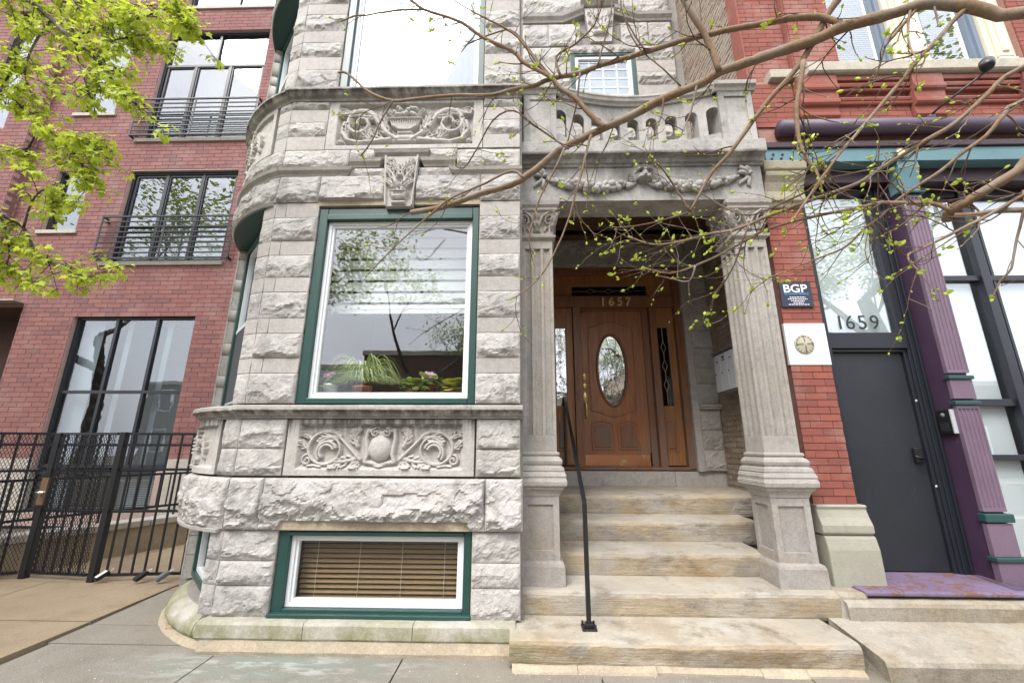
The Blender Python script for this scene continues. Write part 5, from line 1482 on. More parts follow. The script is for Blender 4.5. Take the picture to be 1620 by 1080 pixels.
for k in range(20):
    for x0, x1 in ((-9.70, -9.0), (-8.02, -7.25)):
        MB().obox(((x0 + x1) / 2, YL + .20, .30 + k * .034), ((x1 - x0) / 2, 0, 0), (0, .012, .006), (0, -.0005, .001)).build('blind_slat', M['sheer'], w6)
def balcony(x0, x1, z0, z1, lab):
    y0 = YL - .12
    bk = link('balcony', None, parent=apt, loc=((x0 + x1) / 2, y0, z0), label=lab)
    n = 9
    for k in range(n):
        z = z0 + (z1 - z0) * k / (n - 1); t = .036 if k in (0, n - 1) else .025
        MB().bar((x0, y0, z), (x1, y0, z), t).build('rail', M['black'], bk)
        if k in (0, n - 1):
            for x in (x0, x1): MB().bar((x, y0, z), (x, YL, z), t).build('rail', M['black'], bk)
    for x in (x0, (x0 + x1) / 2 - .05, x1): MB().bar((x, y0, z0 - .03), (x, y0, z1 + .015), .04, .014).build('post', M['black'], bk)
    for x in (x0, x1):
        for z in (z0 + .06, z1 - .10): MB().tube([(x, y0, z), (x + .03 * (1 if x == x0 else -1) * 2, YL, z)], .018, 8).build('bracket', M['black'], bk)
balcony(-9.50, -6.47, 5.49, 6.51, 'black Juliet balcony railing on the second storey'); balcony(-9.42, -6.42, 8.70, 9.73, 'black Juliet balcony railing on the third storey')

# ================================================================ pavement, street, fence
def m_concrete(name, c1, c2, c3, agg=.5, stain=None):
    n = NT(name)
    c = n.mix(n.map(n.noise(.9, 7, .62), .35, .65), c1, c2)
    c = n.mix(n.map(n.noise(3.3, 8, .68), .5, .72, 0, .55), c, c3)
    c = n.mix(n.map(n.rnd(), 0, 1, 0, .22), c, c3)
    ag = n.voro(95)
    c = n.mix(n.map(ag, .12, .34, agg, 0), c, (.42, .39, .34))
    c = n.mix(n.map(n.noise(190, 2), .55, .72, 0, .5), c, (.075, .07, .06))
    if stain:
        d = n.node('VectorMath', {0: n.pos, 1: (-1.75, 3.33, 0)}, operation='SUBTRACT').outputs[0]
        d = n.scale(.72, 3.2, 0, d)
        m = n.map(n.node('VectorMath', {0: d}, operation='LENGTH').outputs['Value'], .25, 1.0, 1, 0)
        m2 = n.math('MULTIPLY', m, n.map(n.noise(3.0, 6, .7, n.scale(1, 2.2, 1)), .36, .60, .1, .85))
        c = n.mix(m2, c, (.20, .235, .205))
        m3 = n.math('MULTIPLY', m, n.map(n.noise(4.0, 6, .7, n.scale(.8, 3, 1)), .50, .60, 0, .7))
        c = n.mix(m3, c, (.40, .395, .37))
    h = n.math('ADD', n.noise(60, 6, .7), n.math('MULTIPLY', ag, -.8))
    return n.fin(c, .9, n.bump(h, .5, .008), spec=.2)
M['conc'] = m_concrete('exposed_aggregate_concrete', (.25, .225, .185), (.20, .178, .145), (.135, .118, .095), .55, True)
M['conct'] = m_concrete('tan_concrete', (.30, .235, .155), (.24, .182, .115), (.165, .122, .078), .3)
M['concr'] = m_stone('pale_concrete_kerb', (.43, .40, .345), (.35, .31, .25), (.20, .165, .12), .75, .6, warm=((.33, .26, .165), .8), sooty=.25)
M['asph'] = m_concrete('asphalt', (.055, .055, .056), (.045, .045, .046), (.035, .035, .035), .3)
gnd = MB().box(-60, 60, -60, 60, -.4, -.06).build('ground', m_concrete('earth', (.10, .085, .06), (.08, .07, .05), (.06, .05, .04), .1), kind='structure')
walk = link('sidewalk', None, loc=(0, 2, 0), kind='structure')
def slab(x0, x1, y0, y1, z, mat, rise=0., g=.006, zx=0.):
    b = MB(); nx, ny = max(2, int((x1 - x0) / .25)), max(2, int((y1 - y0) / .25))
    xs_ = np.linspace(x0 + g, x1 - g, nx); ys_ = np.linspace(y0 + g, y1 - g, ny)
    top = lambda x, y: z + rise * (y - y0) + .006 * float(fbm(np.array(x * 1.3), np.array(y * 1.3), 3))
    P = [[(x, y, top(x, y)) for x in xs_] for y in ys_]
    b.grid(P)
    ring = [(0, i) for i in range(nx)] + [(k, nx - 1) for k in range(1, ny)] + [(ny - 1, i) for i in range(nx - 2, -1, -1)] + [(k, 0) for k in range(ny - 2, 0, -1)]
    A = [P[k][i] for k, i in ring]; Bq = [(p[0], p[1], p[2] - .09) for p in A]
    A2 = [(p[0], p[1], p[2]) for p in A]
    b.grid([Bq, A2], wrap=True)
    b.build('slab', mat, walk)
XS = [-2.285 + 1.405 * k for k in range(-5, 8)]
YS = [-1.6, -.2, 1.2, 2.6]
for i in range(len(XS) - 1):
    for j in range(3): slab(XS[i], XS[i + 1], YS[j], YS[j + 1], -.012, M['conc'])
for i in range(len(XS) - 1):
    if XS[i] < -3.75: continue
    slab(XS[i], XS[i + 1], 2.6, 3.62, -.012, M['conc'], .010)
slab(-3.725, -2.285, 3.62, 3.955, .0, M['conc'], .02); slab(-3.725, -2.0, 3.955, 4.75, .005, M['conc'], .03)
for x0, x1 in ((-8.2, -6.7), (-6.7, -5.22), (-5.22, -3.728)):
    slab(x0, x1, 2.6, 3.955, .018, M['conct'], .006); slab(x0, x1, 3.955, 4.93, .030, M['conct'], .01); slab(x0, x1, 4.94, 7.0, .035, M['conct'], .004)
slab(-3.728, -2.9, 4.75, 7.0, .03, M['conct'])
b = MB().box(2.45, 7.5, 3.20, 3.72, -.05, .13)
rp = link('raised_kerb', None, loc=(3.5, 3.4, 0), kind='structure')
def kerbblock(x0, x1, y0, y1, z0, z1, zb):
    b = MB(); nx = int((x1 - x0) / .06) + 2
    prof = [(y0 + .03, z0), (y0, z1 - .04), (y0 + .01, z1 - .012), (y0 + .05, z1), (y1, zb)]
    xs_ = np.linspace(x0, x1, nx)
    P = [[(x + (.03 if k == 0 else 0) * (i == 0), y + .012 * float(fbm(np.array(x * 5.), np.array(i * 1.), 4)), z + .010 * float(fbm(np.array(x * 6.), np.array(i * 2.), 6)) * (i > 1)) for k, x in enumerate(xs_)] for i, (y, z) in enumerate(prof)]
    b.grid(P)
    b.add([P[i][0] for i in range(5)] + [(x0, y1, z0)], [(5, 4, 3, 2, 1, 0)])
    b.build('kerb_block', M['concr'], rp)
kerbblock(2.40, 6.8, 3.24, 3.76, -.02, .135, .20)
kerbblock(2.53, 6.8, 3.70, 4.2, .15, .335, .345)
b = MB(); b.box(2.50, 2.74, 3.745, 4.05, .14, .38); b.build('kerb_block', M['concr'], rp, bevel=.03)
MB().box(-60, 60, -2.0, -1.62, -.3, -.01).build('kerb', M['concr'], kind='structure', bevel=.02)
MB().box(-60, 60, -11.0, -2.0, -.3, -.14).build('road', M['asph'], kind='structure')
MB().box(-60, 60, -13.6, -11.0, -.3, -.01).build('far_pavement', M['conc'], kind='structure')

# low retaining wall with railing
lw = thing('low_wall', (-5.5, 6, 0), 'low tan retaining wall with stone coping behind the iron gate', 'wall')
d = Vector((.41, .85, 0)).normalized(); nrm = Vector((d.y, -d.x, 0))
o = Vector((-5.545, 5.93, 0)); p0 = o - d * 2.4; p1 = o + d * 2.5
MB().obox((p0 + p1) / 2 + Vector((0, 0, .18)) - nrm * .12, d * 2.45, nrm * .12, (0, 0, .20)).build('wall_body', m_stone('rendered_wall', (.40, .33, .23), (.32, .25, .165), (.20, .155, .10), .5, .5), lw)
k = -2.4
while k < 2.4:
    c = o + d * (k + .35)
    MB().obox(c + Vector((0, 0, .425)) - nrm * .12, d * .344, nrm * .15, (0, 0, .042)).build('coping_stone', M['limeL'], lw, bevel=.008); k += .7
rl = thing('iron_railing', (-5.5, 6.1, .47), 'black iron railing standing on the low retaining wall', 'railing')
q0, q1 = o - d * 1.9 - nrm * .12, o + d * 1.6 - nrm * .12
for z in (.62, 1.08): MB().bar(q0 + Vector((0, 0, z)), q1 + Vector((0, 0, z)), .03).build('rail', M['black'], rl)
for k in range(29):
    c = q0 + (q1 - q0) * (k / 28.)
    MB().bar(c + Vector((0, 0, .48 if k % 7 == 0 else .62)), c + Vector((0, 0, 1.08)), .022 if k % 7 == 0 else .014).build('picket', M['black'], rl)

def fence(name, a, b_, zt, zg, rails, np_, label, cat, mesh=False, posts=(True, True), group=None):
    a, b_ = Vector(a), Vector(b_)
    t = thing(name, tuple((a + b_) / 2), label, cat, group)
    dd = (b_ - a)
    for z in rails: MB().bar(a + Vector((0, 0, z)), b_ + Vector((0, 0, z)), .028, .028).build('rail', M['black'], t)
    for k in range(1, np_):
        c = a + dd * (k / np_)
        MB().bar(c + Vector((0, 0, zg)), c + Vector((0, 0, zt)), .017).build('picket', M['black'], t)
    if mesh:
        m = MB(); L_ = dd.length; u = dd.normalized(); y = Vector((-u.y, u.x, 0)) * .016
        H = zt - zg; st = .034; sl = 1.9
        for s_ in (1, -1):
            k = -int(H / sl / st) - 1
            while k * st < L_ + H / sl:
                x0 = k * st; pts = []
                # line x = x0 + s*z/sl clipped to [0, L]
                za, zb = 0., H
                xa, xb = (x0, x0 + H / sl) if s_ > 0 else (x0 + H / sl, x0)
                t0, t1 = 0., 1.
                for (p, q) in ((xb - xa, (0 - xa, L_ - xa)),):
                    lo, hi = q[0] / p, q[1] / p
                    if lo > hi: lo, hi = hi, lo
                    t0, t1 = max(t0, lo), min(t1, hi)
                if t1 - t0 > .02:
                    A = a + u * (xa + (xb - xa) * t0) + Vector((0, 0, zg + H * t0)) - y; Bp = a + u * (xa + (xb - xa) * t1) + Vector((0, 0, zg + H * t1)) - y
                    m.bar(A, Bp, .0055, .003)
                k += 1
        m.build('expanded_mesh', M['black'], t, kind='stuff')
    for on, c in zip(posts, (a, b_)):
        if on: MB().bar(c + Vector((0, 0, zg - .07)), c + Vector((0, 0, zt + .02)), .07).build('post', M['black'], t, bevel=.004)
    return t
RZ = (.10, .755, 1.20, 1.50, 1.63)
fence('iron_fence', (-4.77, 4.97, 0), (-3.74, 5.10, 0), 1.63, .10, (.10, .76, 1.22, 1.50, 1.63), 8, 'open black picket fence panel between gate and rounded bay', 'fence')
g = fence('iron_gate', (-5.66, 5.06, 0), (-4.86, 4.98, 0), 1.62, .10, RZ, 7, 'black picket gate backed with diamond mesh and a lever lock', 'gate', mesh=True, posts=(True, False))
fence('iron_fence', (-7.1, 4.45, 0), (-5.73, 5.04, 0), 1.64, .08, RZ, 10, 'black mesh-backed picket fence panel at the far left', 'fence', mesh=True, posts=(True, False))
MB().box(-5.68, -5.60, 5.00, 5.02, .82, 1.12).build('lock_plate', m_paint('rusty_plate', (.16, .09, .045), .7, .5), g)
MB().tube([(-5.64, 5.0, .96), (-5.64, 4.94, .96), (-5.54, 4.93, .965)], [.022, .02, .016], 10).build('lever', NT('chrome').fin((.7, .7, .72), .2, None, 1.), g, smooth=True)
for i, (x, ang, c, lab) in enumerate(((-4.64, .5, M['steel'], 'pale-faced key lock box on the fence foot by the gate post'), (-4.20, .45, M['black'], 'black key lock box in the middle of the fence foot'), (-3.96, .55, M['steeld'], 'grey-blue key lock box on the fence foot nearest the bay'))):
    y = 5.0
    t = thing('lock_box', (x, y - .05, .06), lab, 'lock box', 'key lock boxes on the fence')
    u = Vector((-math.sin(ang) * .9, -math.cos(ang), -.55)).normalized(); v = Vector((0, 0, 1)).cross(u).normalized(); w_ = u.cross(v)
    c0 = Vector((x, y - .06, .105))
    MB().obox(c0, u * .062, v * .032, w_ * .02).build('case', M['black'] if i == 0 else c, t, bevel=.006)
    MB().obox(c0 + w_ * .0215 * (1 if w_.z > 0 else -1), u * .050, v * .026, w_ * .003).build('cover', M['white'] if i == 0 else c, t, bevel=.002)
    MB().tube([c0 - u * .06 + v * .02, c0 - u * .09 + v * .02, c0 - u * .105, c0 - u * .09 - v * .02, c0 - u * .06 - v * .02], .005, 6).build('shackle', M['steel'], t, smooth=True)
pb = MB().ball((-2.934, 3.85, .03), .035, 10, 7, (1.2, .8, .7))
rg = random.Random(3); pb.v = [(x + rg.uniform(-.004, .004), y + rg.uniform(-.004, .004), z + rg.uniform(-.004, .004)) for x, y, z in pb.v]
pb.build('pebble', m_stone('buff_pebble', (.42, .32, .20), (.36, .27, .17), (.25, .18, .11), .3, .4), label='loose buff stone on the pavement beside the rounded bay', cat='stone')
b = MB()
for k in range(420):
    x, y = rg.uniform(-3.6, 2.2), rg.uniform(2.5, 3.5)
    if k % 3 == 0: x, y = rg.uniform(-.9, 2.2), rg.uniform(2.9, 3.3)
    if k > 360: x, y = rg.uniform(.2, 2.2), rg.uniform(3.4, 3.72)
    z = .19 if k > 360 else .006; a = rg.uniform(0, 6.28); s_ = rg.uniform(.002, .006)
    b.add([(x + s_ * math.cos(a + t), y + s_ * math.sin(a + t) * .6, z + rg.uniform(0, .003)) for t in (0, 1.7, 3.1, 4.6)], [(0, 1, 2, 3)])
b.build('fallen_petals', NT('petal').fin((.62, .60, .52), .7), label='tiny pale petals scattered on pavement and steps', cat='petals', kind='stuff')
LIMBS = [[(2.557,1.698,3.648,0.029),(2.406,1.763,3.776,0.0295),(2.272,1.814,3.876,0.0298),(2.182,1.85,3.895,0.0295),(2.062,1.896,3.889,0.0292),(1.894,1.955,3.898,0.0291),(1.779,1.997,3.868,0.0287),(1.639,2.044,3.851,0.0283),(1.52,2.084,3.846,0.0279),(1.403,2.122,3.829,0.0274),(1.273,2.164,3.819,0.0269),(1.126,2.212,3.754,0.0263),(0.932,2.27,3.716,0.0258),(0.744,2.326,3.643,0.0252),(0.562,2.379,3.593,0.0246),(0.409,2.424,3.543,0.0239),(0.26,2.468,3.495,0.0232),(0.085,2.522,3.372,0.0224),(-0.071,2.569,3.295,0.0216),(-0.3,2.625,3.265,0.0209),(-0.585,2.694,3.199,0.0202),(-0.833,2.749,3.194,0.0195)],[(1.889,1.949,3.891,0.0195),(1.824,1.966,3.972,0.0192),(1.729,1.993,4.025,0.0189),(1.615,2.028,4.053,0.0187),(1.534,2.053,4.062,0.0183),(1.349,2.106,4.083,0.0181),(1.208,2.146,4.09,0.0178),(1.05,2.19,4.095,0.0175),(0.838,2.248,4.078,0.0172),(0.69,2.288,4.064,0.0168),(0.525,2.332,4.057,0.0165),(0.406,2.365,4.037,0.016),(0.268,2.401,4.045,0.0155),(0.157,2.432,4.041,0.015),(0.089,2.454,4.027,0.0144),(-0.072,2.494,4.037,0.0139),(-0.214,2.531,4.032,0.0134),(-0.36,2.565,4.064,0.0129),(-0.536,2.604,4.107,0.0124),(-0.847,2.667,4.14,0.0119),(-1.026,2.706,4.164,0.0113),(-1.198,2.739,4.261,0.0108),(-1.303,2.76,4.354,0.0101),(-1.468,2.785,4.533,0.0096),(-1.551,2.807,4.566,0.0088)],[(-0.986,2.602,4.062,0.0073),(-1.084,2.638,3.911,0.0065),(-1.146,2.678,3.787,0.0058),(-1.232,2.731,3.706,0.0052),(-1.272,2.78,3.722,0.0045)],[(0.552,2.334,3.554,0.0173),(0.505,2.34,3.61,0.0167),(0.426,2.346,3.719,0.016),(0.365,2.348,3.81,0.0154),(0.269,2.355,3.899,0.0147),(0.197,2.354,3.997,0.014),(0.021,2.37,4.139,0.0134),(-0.069,2.367,4.251,0.0127),(-0.278,2.384,4.392,0.012),(-0.436,2.388,4.538,0.0113),(-0.592,2.393,4.622,0.0105),(-0.739,2.396,4.691,0.0097),(-0.838,2.387,4.775,0.0088),(-0.991,2.382,4.899,0.008)],[(-0.773,2.504,4.834,0.009),(-0.934,2.533,4.872,0.0083),(-1.102,2.572,4.908,0.0077),(-1.278,2.62,4.942,0.007),(-1.406,2.665,4.992,0.0064),(-1.534,2.721,5.012,0.0057)],[(1.242,2.145,3.799,0.0179),(1.216,2.138,3.941,0.0184),(1.176,2.125,4.065,0.0189),(1.12,2.108,4.175,0.0193),(1.051,2.083,4.303,0.0196),(0.966,2.05,4.475,0.02)],[(1.955,1.912,4.188,0.0226),(1.891,1.95,4.095,0.0213),(1.834,1.985,4.011,0.02),(1.775,2.022,3.898,0.0186),(1.706,2.062,3.778,0.0173),(1.622,2.105,3.675,0.0159),(1.519,2.153,3.569,0.0146),(1.392,2.21,3.405,0.0133),(1.301,2.255,3.282,0.0119),(1.2,2.3,3.18,0.0105),(1.123,2.34,3.05,0.009),(1.066,2.373,2.945,0.0075)],[(1.678,2.025,3.729,0.0155),(1.639,2.045,3.552,0.0139),(1.603,2.055,3.405,0.0122),(1.587,2.057,3.19,0.0104),(1.596,2.038,3.062,0.0088),(1.606,2.008,2.974,0.0071),(1.597,1.982,2.831,0.0056)],[(2.39,1.769,3.789,0.0127),(2.319,1.798,3.72,0.012),(2.233,1.828,3.621,0.0113),(2.142,1.853,3.532,0.0105),(2.031,1.882,3.397,0.0097),(1.923,1.903,3.276,0.0089),(1.796,1.928,3.131,0.0081),(1.688,1.939,3.011,0.0073),(1.602,1.937,2.906,0.0065),(1.483,1.946,2.751,0.0057),(1.389,1.939,2.631,0.0049)],[(2.508,1.732,3.347,0.0118),(2.383,1.797,3.254,0.0115),(2.26,1.86,3.141,0.0112),(2.141,1.921,3.078,0.0109),(2.042,1.972,3.023,0.0105),(1.949,2.023,2.972,0.0101),(1.871,2.07,2.927,0.0096),(1.747,2.131,2.901,0.0092),(1.462,2.242,2.831,0.009),(1.373,2.292,2.806,0.0085),(1.282,2.342,2.793,0.008),(1.179,2.396,2.802,0.0075),(1.055,2.457,2.791,0.007),(0.914,2.521,2.795,0.0064),(0.828,2.571,2.836,0.0059),(0.747,2.62,2.905,0.0052)],[(2.479,1.754,3.16,0.0105),(2.414,1.788,3.118,0.01),(2.341,1.83,3.025,0.0094),(2.262,1.874,2.969,0.0089),(2.176,1.923,2.894,0.0083),(2.083,1.973,2.837,0.0077),(1.997,2.022,2.775,0.0071),(1.948,2.059,2.715,0.0065),(1.879,2.103,2.664,0.0059),(1.793,2.156,2.578,0.0052),(1.671,2.217,2.539,0.0045),(1.447,2.31,2.464,0.0039)],[(2.511,1.749,2.892,0.0203),(2.41,1.81,2.807,0.021),(2.338,1.867,2.759,0.0217),(2.281,1.924,2.727,0.0224),(2.24,1.985,2.7,0.0233),(2.257,2.033,2.673,0.0239)],[(2.163,1.923,2.662,0.012),(2.113,1.942,2.715,0.0115),(2.036,1.98,2.744,0.011),(1.936,2.028,2.776,0.0106),(1.843,2.08,2.779,0.0101),(1.738,2.139,2.785,0.0096),(1.652,2.195,2.788,0.0091),(1.475,2.281,2.769,0.0086),(1.374,2.349,2.731,0.008),(1.25,2.428,2.678,0.0073),(1.12,2.508,2.638,0.0067),(0.985,2.591,2.622,0.006),(0.845,2.67,2.695,0.0052)],[(2.463,1.79,2.573,0.0133),(2.398,1.826,2.603,0.013),(2.329,1.873,2.626,0.0128),(2.271,1.922,2.639,0.0125),(2.231,1.97,2.662,0.0122)],[(2.445,1.792,2.696,0.009),(2.403,1.81,2.678,0.0084),(2.276,1.863,2.6,0.0079),(2.173,1.894,2.55,0.0072),(2.063,1.919,2.496,0.0066),(1.971,1.93,2.451,0.0059),(1.903,1.922,2.424,0.0051),(1.874,1.894,2.368,0.0044),(1.865,1.852,2.3,0.0036)],[(2.397,1.821,2.597,0.0072),(2.378,1.827,2.56,0.0065),(2.319,1.845,2.405,0.0057),(2.273,1.841,2.308,0.0049),(2.198,1.836,2.243,0.0042),(2.124,1.821,2.155,0.0034)],[(0.462,2.358,3.516,0.0095),(0.426,2.374,3.392,0.0088),(0.397,2.386,3.266,0.008),(0.348,2.402,3.102,0.0072),(0.311,2.411,2.955,0.0065),(0.226,2.434,2.743,0.0057),(0.136,2.452,2.577,0.005),(0.034,2.463,2.466,0.0043),(-0.062,2.466,2.404,0.0036)],[(0.287,2.402,3.456,0.0077),(0.218,2.434,3.304,0.0069),(0.124,2.481,3.134,0.0062),(0.068,2.528,2.971,0.0054),(0.047,2.574,2.84,0.0047),(0.081,2.61,2.777,0.0039)],[(0.009,2.476,3.279,0.0097),(-0.069,2.489,3.349,0.009),(-0.261,2.539,3.287,0.0083),(-0.491,2.601,3.221,0.0075),(-0.61,2.643,3.158,0.0067),(-0.788,2.706,3.033,0.0059),(-0.961,2.771,2.902,0.0051),(-1.153,2.846,2.74,0.0042)],[(0.401,2.334,4.003,0.0079),(0.391,2.358,3.899,0.0069),(0.382,2.408,3.816,0.006),(0.357,2.488,3.731,0.0051),(0.335,2.594,3.661,0.0042)],[(0.198,2.376,4.02,0.01),(0.111,2.377,4.144,0.009),(-0.024,2.362,4.359,0.0079),(-0.161,2.339,4.451,0.0068),(-0.343,2.309,4.535,0.0056),(-0.57,2.268,4.664,0.0044)],[(0.272,2.362,4.003,0.0099),(0.243,2.342,4.159,0.0086),(0.369,2.272,4.183,0.007),(0.484,2.172,4.221,0.0055),(0.528,2.055,4.281,0.004)],[(0.271,2.369,3.914,0.0073),(0.112,2.395,4.193,0.0067),(-0.048,2.445,4.508,0.0061),(-0.173,2.528,4.626,0.0053),(-0.439,2.666,4.673,0.0046)],[(0.316,2.396,3.441,0.007),(0.192,2.418,3.567,0.0067),(0.064,2.447,3.7,0.0064),(-0.062,2.484,3.843,0.0061),(-0.212,2.545,3.821,0.0057),(-0.332,2.621,3.641,0.0052),(-0.433,2.695,3.536,0.0048),(-0.517,2.76,3.602,0.0044)],[(1.708,2.065,2.999,0.0064),(1.624,2.103,2.913,0.0058),(1.509,2.157,2.869,0.0052),(1.361,2.228,2.831,0.0047),(1.251,2.285,2.911,0.0042),(1.105,2.352,3.09,0.0036)],[(1.021,2.273,2.884,0.0069),(0.949,2.266,3.034,0.0058),(0.873,2.238,3.148,0.0047),(0.786,2.192,3.204,0.0035)],[(1.021,2.273,2.884,0.0063),(0.911,2.31,2.865,0.0056),(0.772,2.367,2.856,0.0049),(0.61,2.438,2.876,0.0042),(0.591,2.487,2.932,0.0035)],[(1.319,2.202,2.755,0.0055),(1.285,2.228,2.668,0.005),(1.258,2.273,2.569,0.0046),(1.222,2.337,2.477,0.0041),(1.175,2.423,2.389,0.0037),(1.189,2.508,2.315,0.0033)],[(1.027,2.3,2.544,0.0056),(0.997,2.341,2.46,0.0048),(0.921,2.431,2.519,0.0041),(0.888,2.557,2.591,0.0034)],[(1.112,2.185,3.726,0.0072),(1.072,2.193,3.57,0.006),(1.026,2.174,3.459,0.0047),(0.96,2.136,3.321,0.0034)],[(0.918,2.237,3.684,0.0074),(0.897,2.238,3.568,0.0061),(0.853,2.219,3.455,0.0048),(0.814,2.173,3.338,0.0035)],[(2.271,1.814,3.875,0.0057),(2.207,1.771,3.667,0.0043),(2.034,1.614,3.482,0.0027)],[(2.179,1.848,3.892,0.008),(2.123,1.844,3.718,0.0063),(2.043,1.784,3.54,0.0047),(1.932,1.671,3.332,0.003)],[(2.202,1.841,3.868,0.0093),(2.116,1.886,3.77,0.0079),(2.072,1.932,3.713,0.0066),(2.061,1.986,3.615,0.0053),(2.065,2.048,3.568,0.0039)],[(2.046,1.907,3.684,0.0064),(2.094,1.902,3.767,0.0054),(2.196,1.908,3.887,0.0044),(2.297,1.946,4.077,0.0034)],[(0.519,2.306,4.029,0.0072),(0.566,2.283,4.192,0.006),(0.615,2.259,4.383,0.0048),(0.644,2.239,4.585,0.0037)],[(0.831,2.231,4.059,0.0063),(0.753,2.237,4.241,0.0055),(0.699,2.238,4.41,0.0046),(0.685,2.23,4.572,0.0036)],[(1.023,2.206,3.75,0.0061),(0.933,2.225,3.903,0.0055),(0.832,2.259,4.075,0.005),(0.769,2.297,4.259,0.0044),(0.73,2.338,4.54,0.0038)]]
MAPLE = [[(-5.769,3.036,6.322,0.0293),(-5.157,2.967,5.943,0.026),(-4.708,2.916,5.616,0.0231),(-4.345,2.876,5.306,0.0204),(-4.014,2.839,5.008,0.0179),(-3.72,2.8,4.766,0.0155),(-3.599,2.78,4.639,0.0134),(-3.375,2.755,4.389,0.0113),(-3.147,2.721,4.193,0.0093)],[(-4.099,2.899,5.082,0.013),(-3.93,2.855,5.135,0.0121),(-3.67,2.801,5.132,0.011),(-3.399,2.745,5.11,0.01),(-3.052,2.668,5.12,0.0089),(-2.882,2.637,5.039,0.008),(-2.769,2.629,4.857,0.0071)],[(-5.507,3.126,5.196,0.0196),(-4.944,3.088,4.787,0.0173),(-4.613,3.069,4.524,0.0154),(-4.374,3.056,4.334,0.0137),(-4.127,3.041,4.147,0.012),(-3.967,3.035,4.007,0.0104),(-3.826,3.035,3.844,0.0089),(-3.687,3.031,3.713,0.0074)],[(-5.213,3.246,3.855,0.0159),(-4.714,3.222,3.525,0.0141),(-4.437,3.212,3.37,0.0127),(-4.274,3.232,3.133,0.0113),(-4.104,3.231,3.041,0.0099),(-3.901,3.224,2.947,0.0086),(-3.7,3.211,2.894,0.0073)],[(-4.413,2.921,5.365,0.0107),(-4.522,2.944,5.186,0.0093),(-4.572,2.96,4.984,0.0079),(-4.543,2.964,4.771,0.0065),(-4.399,2.95,4.543,0.0051)],[(-4.349,3.039,4.318,0.0103),(-4.43,3.075,4.148,0.0077),(-4.49,3.096,4.066,0.0051)],[(-3.82,2.875,4.854,0.0102),(-3.729,2.865,4.996,0.0085),(-3.551,2.849,5.044,0.0068),(-3.287,2.831,4.98,0.0051)],[(-4.935,3.082,4.781,0.0108),(-4.746,3.002,4.889,0.0088),(-4.668,2.92,5.16,0.007),(-4.738,2.868,5.398,0.0053)],[(-4.381,3.172,3.347,0.01),(-4.308,3.119,3.563,0.0083),(-4.163,3.069,3.653,0.0066),(-4.017,3.05,3.515,0.0049)],[(-4.685,3.202,3.512,0.0102),(-4.591,3.223,3.316,0.0084),(-4.54,3.249,3.144,0.0067),(-4.575,3.28,3.038,0.005)],[(-4.757,2.946,5.658,0.011),(-4.596,2.937,5.68,0.0099),(-4.295,2.919,5.568,0.0087),(-4.017,2.893,5.547,0.0075),(-3.736,2.871,5.486,0.0064),(-3.385,2.838,5.393,0.0052)],[(-4.099,2.899,5.082,0.0078),(-3.962,2.883,4.81,0.0068),(-3.821,2.863,4.577,0.0058),(-3.73,2.842,4.42,0.0049)],[(-4.096,3.018,4.127,0.0076),(-3.917,2.985,4.129,0.0067),(-3.799,2.973,4.051,0.0058),(-3.677,2.964,3.946,0.0049)]]

# ================================================================ street trees
def smooth_path(p, n=3):
    out = []
    for i in range(len(p) - 1):
        a, b_, c, d_ = p[max(i - 1, 0)], p[i], p[i + 1], p[min(i + 2, len(p) - 1)]
        for k in range(n):
            t = k / n
            out.append(tuple(.5 * (2 * b_[j] + (c[j] - a[j]) * t + (2 * a[j] - 5 * b_[j] + 4 * c[j] - d_[j]) * t * t + (3 * b_[j] - a[j] - 3 * c[j] + d_[j]) * t ** 3) for j in range(len(b_))))
    return out + [tuple(p[-1])]
def m_bark(name, c1, c2, sc=30):
    n = NT(name)
    g = n.noise(sc, 6, .7)
    c = n.mix(n.map(g, .35, .65), c1, c2)
    c = n.mix(n.map(n.noise(sc * 3, 4), .55, .7, 0, .6), c, tuple(v * .45 for v in c2))
    c = n.mix(n.map(n.noise(3.5, 5), .48, .66, 0, .6), c, (.26, .235, .20))
    return n.fin(c, .8, n.bump(g, .5, .006), spec=.25)
def m_leaf(name, c1, c2, tr=.45):
    n = NT(name)
    c = n.mix(n.geo.outputs['Random Per Island'], c1, c2)
    n.fin(c, .55, spec=.3)
    t = n.node('BsdfTranslucent', {0: n.mix(.5, c, (.55, .60, .06))})
    mx_ = n.node('MixShader', {0: tr, 1: n.b.outputs[0], 2: t.outputs[0]})
    n.t.links.new(mx_.outputs[0], n.out.inputs[0])
    return n.mat
M['bark'] = m_bark('smooth_tan_bark', (.235, .155, .095), (.16, .105, .065))
M['twig'] = m_bark('twig_bark', (.135, .085, .055), (.085, .052, .036), 60)
M['barkd'] = m_bark('dark_maple_bark', (.055, .042, .032), (.035, .027, .022), 18)
M['bud'] = m_leaf('bud_green', (.34, .46, .05), (.50, .58, .10), .3)
M['maple'] = m_leaf('young_maple_leaf', (.27, .36, .03), (.58, .66, .07), .45)
M['leafm'] = m_leaf('mid_green_leaf', (.10, .16, .03), (.22, .30, .05), .4)
tree = thing('budding_tree', (4.2, -.9, 0), 'budding street tree whose bare branches reach in from the right', 'tree')
rg = random.Random(12)
trunk = [(4.2, -.9, -.1, .17), (4.18, -.87, .6, .145), (4.22, -.84, 1.5, .13), (4.15, -.80, 2.4, .12), (4.2, -.82, 3.4, .10), (4.25, -.8, 4.6, .07), (4.1, -.9, 6.2, .04)]
sp = smooth_path(trunk, 4)
MB().tube([p[:3] for p in sp], [p[3] for p in sp], 14).build('trunk', M['bark'], tree, smooth=True)
entry = {0: 2.6, 9: 2.3, 10: 2.1, 11: 2.0, 13: 1.9, 14: 1.85}
limbs = []
